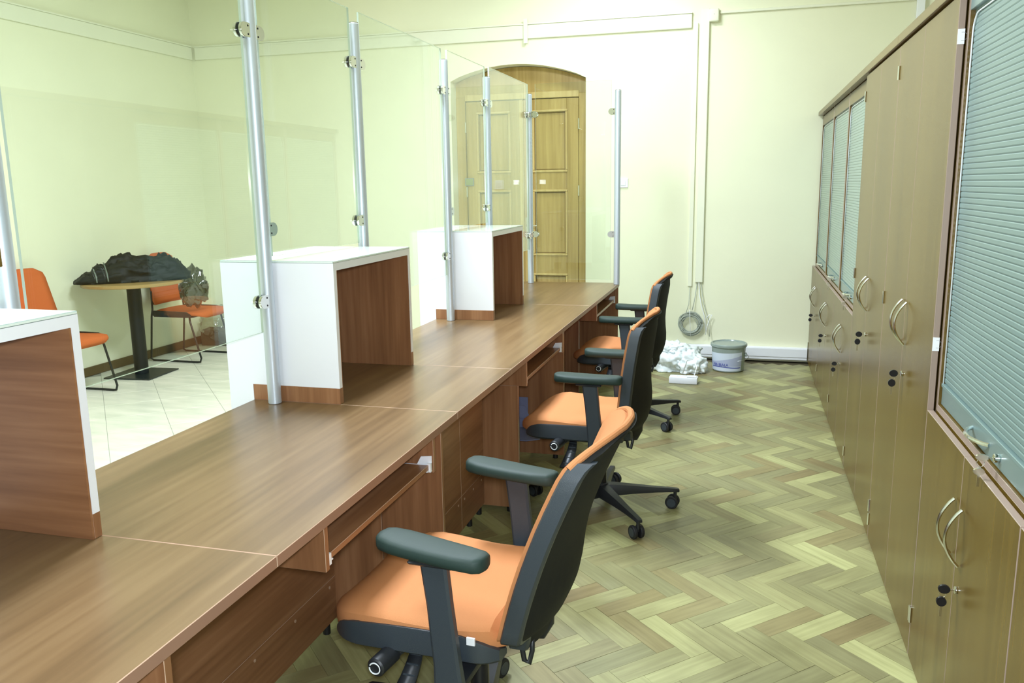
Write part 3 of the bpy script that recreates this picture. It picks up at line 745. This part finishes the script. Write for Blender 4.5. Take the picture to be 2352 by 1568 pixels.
def make_back(tilt):
    shell = loft([back_ring(t, tilt, -0.004, back_thick(t)) for t in TSB])
    cush = loft([back_ring(t, tilt, 0.006, 0.0095, 0.003) for t in TSB[1:]])
    pts = []
    up = [t for t in TSB if t >= 0.86]
    for sgn, seq in ((1, up), (-1, up[::-1])):
        for t in seq:
            x, z, hw = back_profile(t, tilt); pts.append((x - 0.008, sgn * (hw - 0.002), z + 0.001))
        if sgn == 1:
            x, z, hw = back_profile(0.998, tilt)
            for v in (0.6, 0.2, -0.2, -0.6): pts.append((x - 0.011 - 0.004 * (1 - v * v), hw * v, z + 0.001))
    rim = tube(pts, 0.0085, 10)
    def edge(s):
        r = []
        for t in [q for q in TSB if q <= 0.895]:
            x, z, hw = back_profile(t, tilt)
            X0 = x - 0.003; X1 = X0 - 0.047
            r.append([(X0, s * (hw + 0.0005), z), (X0 - 0.004, s * (hw + 0.006), z), (X1 + 0.006, s * (hw + 0.005), z), (X1, s * (hw - 0.004), z), (X1, s * (hw - 0.02), z), (X0 - 0.006, s * (hw - 0.02), z)])
        return loft(r)
    return shell, cush, rim, edge(1), edge(-1)
def make_chair(label, loc, rz, tilt, base_rot, arm_yaw=0.0, tag_on=False):
    root = thing('swivel_chair', label, 'chair', loc, rz, 'orange swivel chairs along the desk')
    P = lambda n, bm, m, par=root, sm='auto': link(n, bm, m, par, sm, world=False)
    # base
    bm = BM(); add_cyl(bm, (0, 0, 0.075), 'z', 0.038, 0.065, 24, 0.032, bev=0.004); hub = P('base_hub', bm, M_black)
    for k in range(5):
        a = base_rot - rz + 2 * math.pi * k / 5; ca, sa = math.cos(a), math.sin(a)
        def Q(r, w, z): return (r * ca - w * sa, r * sa + w * ca, z)
        R = []
        for (r, hw, z0, z1) in ((0.02, 0.030, 0.078, 0.132), (0.06, 0.029, 0.080, 0.130), (0.15, 0.023, 0.083, 0.119), (0.25, 0.0175, 0.084, 0.107), (0.335, 0.015, 0.082, 0.098), (0.355, 0.0145, 0.080, 0.095), (0.363, 0.010, 0.080, 0.092)):
            R.append([Q(r, -hw, z0), Q(r, hw, z0), Q(r, hw, z0 + (z1 - z0) * 0.55), Q(r, hw * 0.7, z1), Q(r, -hw * 0.7, z1), Q(r, -hw, z0 + (z1 - z0) * 0.55)])
        leg = P('base_leg', loft(R), M_black)
        # caster
        bm = BM(); c = Vector(Q(0.345, 0, 0.03)); sw = a + 1.1 + k * 1.7; dx, dy = math.cos(sw), math.sin(sw)
        add_cyl(bm, Q(0.345, 0, 0.045), 'z', 0.008, 0.038, 12)
        ax = Vector((dx, dy, 0)); off = Vector((-dy, dx, 0)) * 0.012
        add_box(bm, c + off * 0.2 - Vector((0.006, 0.006, -0.002)), c + off * 0.2 + Vector((0.006, 0.006, 0.03)), 0.003)
        cs = P('caster', bm, M_black, leg)
        for s in (-1, 1):
            bm = BM(); add_cyl(bm, c + off + ax * (0.009 if s > 0 else -0.025), ax, 0.030, 0.016, 24, bev=0.003)
            P('wheel', bm, M_gasket, cs)
            bm = BM(); add_cyl(bm, c + off + ax * (0.0245 if s > 0 else -0.026), ax, 0.020, 0.0015, 20); P('wheel_cap', bm, M_side, cs)
    P('gas_column', add_cyl(add_cyl(BM(), (0, 0, 0.11), 'z', 0.025, 0.19, 24, bev=0.002), (0, 0, 0.295), 'z', 0.013, 0.07, 16), M_key)
    bm = BM(); add_box(bm, (-0.10, -0.075, 0.35), (0.15, 0.075, 0.401), 0.012, 2); add_cyl(bm, (0, 0, 0.325), 'z', 0.03, 0.03, 20); P('tilt_mechanism', bm, M_black)
    # seat
    st = P('seat', make_seat(tilt[0] - 0.040), M_orange)
    P('seat_side', make_sideplate(1), M_side, st); P('seat_side', make_sideplate(-1), M_side, st)
    P('seat_pan', box((-0.13, -0.17, 0.40), (0.26, 0.17, 0.421), 0.006), M_black, st)
    if tag_on: P('sewn_tag', box((-0.088, 0.2395, 0.452), (-0.068, 0.2445, 0.470)), M_white, st)
    # back
    sh, cu, tp, e1, e2 = make_back(tilt)
    bk = P('backrest_shell', sh, M_shell); P('back_cushion', cu, M_orange, bk); P('cushion_rim', tp, M_orange, bk)
    P('edge_strip', e1, M_side, bk); P('edge_strip', e2, M_side, bk)
    bx, bz, _ = back_profile(0.05, tilt)
    P('back_bracket', tube([(-0.06, 0, 0.372), (-0.11, 0, 0.366), (bx - 0.04, 0, 0.372), (bx - 0.055, 0, 0.40), (bx - 0.06, 0, 0.50)], [0.017, 0.017, 0.015, 0.013, 0.011], 12, flat=1.5), M_black, root, True)
    P('height_lever', tube([(bx - 0.02, 0.105, 0.425), (bx - 0.024, 0.108, 0.385), (bx - 0.03, 0.108, 0.352), (bx - 0.042, 0.106, 0.345), (bx - 0.048, 0.1, 0.375), (bx - 0.045, 0.09, 0.425)], 0.0065, 10), M_black, root, True)
    # arms
    for s in (1, -1):
        yo = s * 0.283
        R = []
        for (x, y, z, hx, hy) in ((-0.01, s * 0.10, 0.372, 0.032, 0.010), (0.0, s * 0.20, 0.366, 0.032, 0.012), (0.0, s * 0.262, 0.368, 0.032, 0.013), (-0.002, yo, 0.392, 0.031, 0.013), (-0.002, yo, 0.43, 0.030, 0.0125), (0.006, yo, 0.56, 0.029, 0.012), (0.010, yo, 0.665, 0.030, 0.012)):
            ring = []
            hor = z < 0.375
            for (a, b) in ((-1, -0.6), (-0.8, -1), (0.8, -1), (1, -0.6), (1, 0.6), (0.8, 1), (-0.8, 1), (-1, 0.6)):
                if abs(y) < 0.25: ring.append((x + a * hx, y, z + b * hy))
                elif z < 0.38: ring.append((x + a * hx, y + b * hy * s * 0.7, z - b * hy * -0.7 if False else z + b * hy * 0.7 * (-1)))
                else: ring.append((x + a * hx, y + b * hy * -s * -1, z))
            R.append(ring)
        # keep rings consistent: horizontal part swept separately
        bm = BM()
        add_box(bm, (-0.072, s * 0.09, 0.352), (-0.006, s * 0.285, 0.372), 0.006, 2)
        P('arm_bracket', bm, M_black)
        Rv = []
        for (x, z, hx, hy) in ((-0.042, 0.350, 0.030, 0.010), (-0.042, 0.362, 0.036, 0.014), (-0.038, 0.42, 0.032, 0.0135), (-0.024, 0.56, 0.030, 0.0125), (-0.012, 0.668, 0.032, 0.0125)):
            Rv.append([(x - hx, yo - hy * 0.6, z), (x - hx * 0.8, yo - hy, z), (x + hx * 0.8, yo - hy, z), (x + hx, yo - hy * 0.6, z), (x + hx, yo + hy * 0.6, z), (x + hx * 0.8, yo + hy, z), (x - hx * 0.8, yo + hy, z), (x - hx, yo + hy * 0.6, z)])
        P('arm_post', loft(Rv), M_side, root, False)
        # pad
        rings = []
        cA_, sA_ = math.cos(arm_yaw), math.sin(arm_yaw)
        for k, (x, hw) in enumerate([(-0.143, 0.012), (-0.138, 0.026), (-0.124, 0.035), (-0.08, 0.0415), (-0.02, 0.045), (0.05, 0.047), (0.09, 0.046), (0.124, 0.039), (0.137, 0.029), (0.143, 0.014)]):
            ring = []
            for j in range(20):
                a = 2 * math.pi * j / 20; c_, s_ = math.cos(a), math.sin(a)
                yy = hw * math.copysign(abs(c_) ** 0.6, c_); zz = 0.0175 * math.copysign(abs(s_) ** 0.6, s_) * min(1, 0.6 + hw * 12)
                zz += (0.002 * ((x + 0.02) / 0.12) ** 2 if s_ > 0 else 0)
                X, Y = x, yy
                ring.append((-0.002 + X * cA_ - Y * sA_, yo - s * 0.012 + X * sA_ + Y * cA_, 0.685 + zz))
            rings.append(ring)
        pd = P('arm_pad', loft(rings), M_pad, root, True)
        P('pad_base', box((-0.065, yo - 0.03, 0.660), (0.045, yo + 0.022, 0.670), 0.004), M_black, pd)
    # levers on the left hand side
    lv = P('tilt_lever', tube([(0.07, 0.07, 0.378), (0.095, 0.14, 0.383), (0.118, 0.20, 0.39), (0.128, 0.235, 0.392)], [0.011, 0.012, 0.015, 0.018], 12), M_black, root, True)
    P('lever_knob', add_cyl(BM(), (0.128, 0.232, 0.392), (0.12, 1, -0.02), 0.023, 0.074, 24, bev=0.004), M_black, lv)
    P('knob_ring', tube([(0.137 + 0.0135 * math.cos(q), 0.3065, 0.3905 + 0.0135 * math.sin(q)) for q in [0.5 + 2 * math.pi * 0.93 * k / 22 for k in range(23)]], 0.0017, 6), M_track, lv)
    R = []
    for k in range(9):
        u = k / 8; y = 0.17 + 0.14 * u; z = 0.40 - 0.095 * u ** 1.4; x = 0.088 - 0.012 * math.sin(math.pi * u)
        w = 0.014 + 0.010 * u; R.append([(x - w, y, z), (x + w, y, z), (x + w, y - 0.004, z - 0.007), (x - w, y - 0.004, z - 0.007)])
    pdl = P('paddle_lever', loft(R), M_black, root, True)
    bm = BM()
    for k in range(5):
        u = 0.3 + 0.15 * k; y = 0.17 + 0.14 * u; z = 0.40 - 0.095 * u ** 1.4; x = 0.088 - 0.012 * math.sin(math.pi * u)
        add_box(bm, (x - 0.015, y - 0.0015, z - 0.001), (x + 0.015, y + 0.0015, z + 0.002))
    P('paddle_grip', bm, M_side, pdl)
    return root
R_ = math.radians
make_chair('nearest orange swivel chair with dark green-grey armrests', (-0.63, 1.872, 0), R_(176.5), (-0.138, 0.22, 0.31), R_(98), R_(-12), True)
make_chair('second orange swivel chair, between the nearest and the farthest', (-0.592, 3.572, 0), R_(177), (-0.115, 0.06, 0.13), R_(18.3), 0)
make_chair('farthest orange swivel chair, by the far end of the desk', (-0.667, 5.10, 0), R_(178), (-0.115, 0.06, 0.13), R_(32.5), 0)

# metal bracket under the desk
t = thing('metal_bracket', 'lilac-grey metal bracket under the desk left of the second chair seat', 'bracket', (-1.1, 4.15, 0.2))
link('back_plate', box((-1.20, 4.237, 0.15), (-1.11, 4.241, 0.34)), M_fr, t)
link('upper_plate', prism([(-1.20, 0.335), (-1.085, 0.335), (-1.058, 0.27), (-1.20, 0.262)], 'xz', 4.08, 4.084), M_fr, t)
link('lower_plate', prism([(-1.20, 4.00), (-1.06, 4.00), (-0.995, 4.045), (-1.03, 4.236), (-1.20, 4.236)], 'xy', 0.166, 0.170), M_fr, t)

# ------------------------------------------------------------------ visitors' corner
def visitor_chair(label, y0):
    t = thing('visitor_chair', label, 'chair', (-4.78, y0 + 0.23, 0), group='orange visitor chairs by the round table')
    yc = y0 + 0.23
    rings = []
    for x, hw, zt in ((-5.0, 0.15, 0.445), (-4.985, 0.185, 0.452), (-4.95, 0.205, 0.455), (-4.85, 0.215, 0.452), (-4.72, 0.22, 0.452), (-4.60, 0.222, 0.455), (-4.55, 0.215, 0.452), (-4.52, 0.19, 0.445), (-4.505, 0.15, 0.435)):
        ring = []
        for k in range(20):
            a = 2 * math.pi * k / 20; c, s = math.cos(a), math.sin(a)
            ring.append((x, yc + hw * math.copysign(abs(c) ** 0.5, c), zt - 0.026 + 0.024 * math.copysign(abs(s) ** 0.6, s)))
        rings.append(ring)
    s_ = link('seat', loft(rings), M_orange2, t, True)
    for q_ in (-1, 1):
        link('seat_side', prism([(-4.99, 0.43), (-4.975, 0.452), (-4.90, 0.452), (-4.64, 0.448), (-4.595, 0.43), (-4.585, 0.405), (-4.62, 0.398), (-4.96, 0.398)], 'xz', yc + q_ * 0.213, yc + q_ * 0.227), M_black, s_)
    link('seat_shell', box((-4.97, yc - 0.20, 0.395), (-4.58, yc + 0.20, 0.412), 0.008, 2), M_black, s_)
    rings = []
    for k in range(13):
        u = k / 12; z = 0.50 + 0.44 * u; hw = 0.215 - 0.055 * u
        if u > 0.86: hw *= math.sqrt(max(0.15, 1 - ((u - 0.86) / 0.14) ** 2 * 0.75))
        if u < 0.08: hw *= 0.93 + 0.07 * u / 0.08
        x = -4.985 - 0.075 * u
        ring = []
        for j in range(9):
            v = -1 + j / 4; ring.append((x + 0.02 * v * v + 0.014, yc + hw * v, z))
        for j in range(9):
            v = 1 - j / 4; ring.append((x + 0.02 * v * v - 0.012, yc + hw * v * 0.98, z))
        rings.append(ring)
    b_ = link('backrest', loft(rings), M_orange2, t, True)
    rings2 = [[(p[0] - 0.004, p[1], p[2]) if i > 8 else (p[0] - 0.027, p[1], p[2]) for i, p in enumerate(r)] for r in rings[:-1]]
    link('back_shell', loft(rings2), mat('brown_plastic_shell', lin(70, 34, 20), 0.5), b_, True)
    for s in (-1, 1):
        y = yc + s * 0.222
        link('side_frame', tube([(-4.99, y * 0 + yc + s * 0.20, 0.62), (-4.985, yc + s * 0.21, 0.46), (-4.99, y, 0.40), (-5.03, y, 0.06), (-5.035, y, 0.022), (-5.01, y, 0.009), (-4.56, y, 0.009), (-4.53, y, 0.012), (-4.518, y, 0.045), (-4.60, y, 0.36), (-4.62, yc + s * 0.20, 0.40)], 0.0085, 10), M_wire, t, True)
    link('cross_bar', tube([(-4.62, yc - 0.2, 0.398), (-4.62, yc + 0.2, 0.398)], 0.0085, 10), M_wire, t, True)
visitor_chair('orange visitor chair left of the round table, half hidden by the nearest white box', 4.57)
visitor_chair('orange visitor chair against the wall beyond the round table', 6.03)
TX, TY = -4.743, 5.56
t = thing('round_table', 'small round cafe table on a black column by the left wall', 'table', (TX, TY, 0))
link('tabletop', cyl((TX, TY, 0.747), 'z', 0.382, 0.026, 56, bev=0.004), [M_ttop], t, smooth='auto')
link('column', cyl((TX, TY, 0.012), 'z', 0.054, 0.735, 28), M_tcol, t, smooth='auto')
bp_ = box((-0.205, -0.205, 0), (0.205, 0.205, 0.010), 0.002); bmesh.ops.rotate(bp_, verts=bp_.verts, cent=(0, 0, 0), matrix=Matrix.Rotation(R_(5), 3, 'Z')); bmesh.ops.translate(bp_, verts=bp_.verts, vec=(TX, TY, 0.001))
link('base_plate', bp_, M_dgrey, t)
# coat
def blob(center, dx, dy, dz, rot, seed, amp=0.25, freq=2.2, floorz=None, sub=4, flat=0.0):
    bm = BM(); bmesh.ops.create_icosphere(bm, subdivisions=sub, radius=1)
    c, s = math.cos(rot), math.sin(rot)
    for v in bm.verts:
        p = v.co.copy(); n = noise.fractal(p * freq + Vector((seed, seed * 1.7, 0)), 0.9, 2.1, 5)
        rg = 1 - abs(noise.noise(p * freq * 1.8 + Vector((seed * 3, 1, seed))))
        k = 1 + amp * n + amp * 0.35 * (rg - 0.6)
        q = Vector((p.x * dx * k, p.y * dy * k, p.z * dz * k))
        q = Vector((q.x * c - q.y * s, q.x * s + q.y * c, q.z)) + Vector(center)
        if floorz is not None and q.z < floorz: q.z = floorz + 0.0005 * (p.x + 1)
        v.co = q
    return bm
ca_ = math.atan2(0.64, 0.76)
t = thing('black_coat', 'black coat lying in a heap on the round table', 'coat', (TX, TY, 0.773))
bm = BM(); bmesh.ops.create_icosphere(bm, subdivisions=5, radius=1)
hprof = [(-1.0, 0.03), (-0.88, 0.055), (-0.76, 0.095), (-0.68, 0.085), (-0.56, 0.15), (-0.46, 0.14), (-0.32, 0.195), (-0.1, 0.225), (0.08, 0.205), (0.2, 0.20), (0.36, 0.185), (0.5, 0.215), (0.66, 0.205), (0.8, 0.15), (0.92, 0.10), (1.0, 0.05)]
def hp(u):
    for (a, b), (c, d) in zip(hprof, hprof[1:]):
        if a <= u <= c: return b + (d - b) * (u - a) / (c - a)
    return 0.02
for v in bm.verts:
    p = v.co.copy(); u = max(-1, min(1, p.x)); L_ = 0.435
    n = noise.fractal(p * 2.6 + Vector((3, 1, 7)), 0.9, 2.1, 5); f = abs(noise.noise(Vector((p.x * 7.5 + p.y * 2, p.y * 4.2, p.z * 3)))) + 0.6 * abs(noise.noise(Vector((p.x * 16, p.y * 9 + p.x * 5, p.z * 6))))
    H_ = hp(u) * (1.08 + 0.10 * n - 0.42 * f)
    wy = 0.155 * (0.55 + 0.45 * math.sqrt(max(0, 1 - u * u))) / max(0.35, math.sqrt(max(0.02, 1 - u * u)))
    rr = math.sqrt(max(0.0, 1 - u * u))
    zz = max(0, p.z) / rr if rr > 1e-3 else 0
    q = Vector((u * L_ * (1 + 0.05 * n), p.y * wy * (1 + 0.22 * n), H_ * min(1, zz) ** 0.8))
    c, s = math.cos(ca_), math.sin(ca_)
    v.co = Vector((TX + q.x * c - q.y * s, TY + q.x * s + q.y * c, 0.7745 + q.z))
link('coat_body', bm, M_coat, t, True)
def ontable(u, w, z): c, s = math.cos(ca_), math.sin(ca_); return (TX + u * c - w * s, TY + u * s + w * c, 0.7745 + z)
for u0 in (-0.27, -0.19):
    h = hp(u0 / 0.435)
    link('strap', tube([ontable(u0, 0.14, h * 0.8), ontable(u0 - 0.01, 0.03, h * 1.02), ontable(u0 + 0.0, -0.08, h * 0.93), ontable(u0 + 0.015, -0.16, h * 0.55), ontable(u0 + 0.02, -0.20, h * 0.15)], 0.005, 6), M_strap, t, True)
t = tag(link('plastic_bag', blob((-4.575, 6.09, 0.66), 0.115, 0.095, 0.165, 0.4, 5.2, 0.3, 2.2, 0.463), M_dfilm, smooth=True), 'crumpled dark see-through plastic bag hanging between table and chair', 'bag')
t = thing('packed_carton', 'brown carton wrapped in clear plastic in the far left corner', 'box', (-4.9, 6.83, 0))
bm = box((-0.13, -0.1, 0), (0.13, 0.1, 0.15), 0.003); bmesh.ops.rotate(bm, verts=bm.verts, cent=(0, 0, 0), matrix=Matrix.Rotation(0.15, 3, 'Z')); bmesh.ops.translate(bm, verts=bm.verts, vec=(-4.93, 6.88, 0.002)); link('carton', bm, M_card, t)
link('plastic_wrap', blob((-4.90, 6.85, 0.20), 0.17, 0.14, 0.17, 0.2, 9.1, 0.3, 2.6, 0.004), M_film, t, True)

# ------------------------------------------------------------------ clutter at the far wall
def lathe(c, prof, n=40):
    return loft([[(c[0] + r * math.cos(2 * math.pi * k / n), c[1] + r * math.sin(2 * math.pi * k / n), c[2] + z) for k in range(n)] for r, z in prof])
BC = (-0.085, 6.70, 0.0)
t = thing('paint_bucket', 'grey plastic paint bucket with a white and lilac label on the parquet', 'bucket', BC)
link('bucket_body', lathe(BC, [(0.115, 0.001), (0.122, 0.006), (0.133, 0.19), (0.134, 0.20)]), M_bucket, t, 'auto')
link('lid', lathe(BC, [(0.139, 0.195), (0.143, 0.20), (0.143, 0.216), (0.138, 0.222), (0.128, 0.222), (0.124, 0.214), (0.01, 0.213)]), M_bucket, t, 'auto')
def band(a0, a1, f0, f1, off, n=28):
    bm = BM(); up = []; lo = []
    for k in range(n + 1):
        a = a0 + (a1 - a0) * k / n
        for lst, z in ((lo, f0(k / n)), (up, f1(k / n))):
            r = 0.122 + 0.011 * (z - 0.006) / 0.184 + off; lst.append(bm.verts.new((BC[0] + r * math.cos(a), BC[1] + r * math.sin(a), z)))
    for k in range(n): bm.faces.new((lo[k], lo[k + 1], up[k + 1], up[k]))
    return bm
link('paper_label', band(R_(180), R_(322), lambda u: 0.012, lambda u: 0.150 + 0.012 * u, 0.0006), M_blabel, t, True)
link('label_band', band(R_(180), R_(322), lambda u: 0.05, lambda u: 0.075 + 0.062 * u ** 1.3, 0.0012), M_blabel2, t, True)
link('label_stripe', band(R_(200), R_(318), lambda u: 0.038 + 0.004 * math.sin(5 * u), lambda u: 0.045 + 0.004 * math.sin(5 * u), 0.0016), M_blue, t, True)
tx = bpy.data.curves.new('label_lettering', 'FONT'); tx.body = 'NA BIA\u0141A'; tx.size = 0.030; tx.extrude = 0.0003; tx.align_x = 'LEFT'; tx.align_y = 'CENTER'
to = bpy.data.objects.new('label_lettering', tx); COL.objects.link(to)
bpy.context.view_layer.update()
dg = bpy.context.evaluated_depsgraph_get(); me = bpy.data.meshes.new_from_object(to.evaluated_get(dg)); bpy.data.objects.remove(to)
bm = BM(); bm.from_mesh(me); bmesh.ops.subdivide_edges(bm, edges=bm.edges, cuts=1)
for v in bm.verts:
    a = R_(212) + v.co.x / 0.127 * 1.0; r = 0.1275 + v.co.z + 0.0012; z = 0.062 + v.co.y; v.co = Vector((BC[0] + r * math.cos(a), BC[1] + r * math.sin(a), z))
link('label_lettering', bm, M_blue, t)
link('bucket_ear', add_cyl(BM(), (BC[0] + 0.128, BC[1] - 0.03, 0.135), (1, -0.2, 0), 0.016, 0.012, 16), M_bucket, t, 'auto')
link('wire_handle', tube([(BC[0] + 0.145, BC[1] - 0.03, 0.135), (BC[0] + 0.157, BC[1] - 0.06, 0.12), (BC[0] + 0.13, BC[1] - 0.10, 0.105), (BC[0] + 0.07, BC[1] - 0.142, 0.10)], 0.002, 8), M_satin, t, True)
# power strip
t = thing('power_strip', 'white power strip box lying on the parquet before the plastic sheet', 'power strip', (-0.40, 6.14, 0))
bm = box((-0.105, -0.045, 0.001), (0.105, 0.045, 0.05), 0.006, 2); bmesh.ops.rotate(bm, verts=bm.verts, cent=(0, 0, 0), matrix=Matrix.Rotation(-0.05, 3, 'Z')); bmesh.ops.translate(bm, verts=bm.verts, vec=(-0.40, 6.17, 0)); link('housing', bm, M_white, t, 'auto')
for k in range(3): link('socket', cyl((-0.465 + 0.06 * k, 6.17, 0.0495), 'z', 0.021, 0.0025, 20), M_whitep, t, 'auto')
link('paper_slip', box((-0.375, 6.135, 0.0525), (-0.305, 6.20, 0.0535)), M_white, t)
link('cable', tube([(-0.33, 6.21, 0.03), (-0.31, 6.28, 0.10), (-0.34, 6.34, 0.15), (-0.39, 6.38, 0.13), (-0.42, 6.36, 0.03)], 0.004, 8), M_whitep, t, True)
# plastic sheet heap
t = thing('plastic_sheeting', 'crumpled milky plastic sheeting heaped at the foot of the far wall', 'plastic sheet', (-0.45, 6.6, 0))
bm = blob((-0.535, 6.70, 0.06), 0.225, 0.20, 0.14, 0.2, 2.3, 0.34, 2.6, 0.003, 5); link('crumpled_sheet', bm, M_sheet, t, True)
bm = blob((-0.395, 6.60, 0.05), 0.12, 0.15, 0.11, 0.9, 6.7, 0.32, 2.8, 0.003, 5); link('sheet_fold', bm, M_sheet, t, True)
bm = blob((-0.55, 6.66, 0.16), 0.13, 0.10, 0.06, -0.3, 4.4, 0.34, 2.8, 0.01, 5); link('sheet_fold', bm, M_sheet, t, True)
# cable coil
t = thing('cable_coil', 'grey cable coiled into a ring hanging on the far wall', 'cable', (-0.40, YF - 0.03, 0.32))
for k in range(14):
    r0 = 0.068 + 0.032 * random.random(); cx, cz = -0.412 + random.uniform(-0.008, 0.008), 0.305 + random.uniform(-0.008, 0.008); yy = YF - 0.03 - 0.0026 * k
    if k == 0: cb = BM()
    ph = random.random() * 6
    pts = [(cx + (r0 + 0.005 * math.sin(3 * q + ph)) * math.cos(q), yy + 0.004 * math.sin(2 * q + ph), cz + (r0 + 0.005 * math.sin(2 * q + ph)) * math.sin(q)) for q in [2 * math.pi * j / 28 for j in range(29)]]
    add_tube(cb, pts, 0.0034, 6)
o = link('cable_loops', cb, M_cable, t, True); o['kind'] = 'stuff'
link('tie_strap', tube([(-0.42, YF - 0.066, 0.43), (-0.415, YF - 0.07, 0.33), (-0.405, YF - 0.066, 0.20)], 0.0022, 6), M_whitep, t, True)
link('cable_tail', tube([(-0.40, YF - 0.045, 0.42), (-0.385, YF - 0.03, 0.50), (-0.365, YF - 0.015, 0.655)], 0.0034, 6), M_cable, t, True)
link('cable_tail', tube([(-0.45, YF - 0.045, 0.40), (-0.43, YF - 0.035, 0.47), (-0.425, YF - 0.02, 0.62)], 0.0028, 6), M_cable, t, True)
tag(link('loose_cable', tube([(-0.352, YF - 0.014, 0.656), (-0.345, YF - 0.03, 0.56), (-0.325, YF - 0.04, 0.46), (-0.30, YF - 0.04, 0.38), (-0.28, YF - 0.04, 0.24)], 0.0075, 8, flat=0.5), M_whitep, smooth=True), 'thick white cable hanging out of the upright trunking', 'cable')
tag(link('loose_cable', tube([(-0.285, YF - 0.06, 0.215), (-0.27, YF - 0.06, 0.30), (-0.25, YF - 0.055, 0.36), (-0.235, YF - 0.05, 0.385), (-0.26, YF - 0.05, 0.385), (-0.285, YF - 0.055, 0.355)], 0.003, 6), M_whitep, smooth=True), 'thin white cable end curling up beside the thick white cable', 'cable')
tag(link('loose_cable', tube([(-0.336, YF - 0.014, 0.656), (-0.32, YF - 0.03, 0.55), (-0.305, YF - 0.03, 0.47), (-0.262, YF - 0.03, 0.33), (-0.25, YF - 0.05, 0.2)], 0.0028, 6), M_cable, smooth=True), 'thin grey cable hanging right of the thick white cable', 'cable')
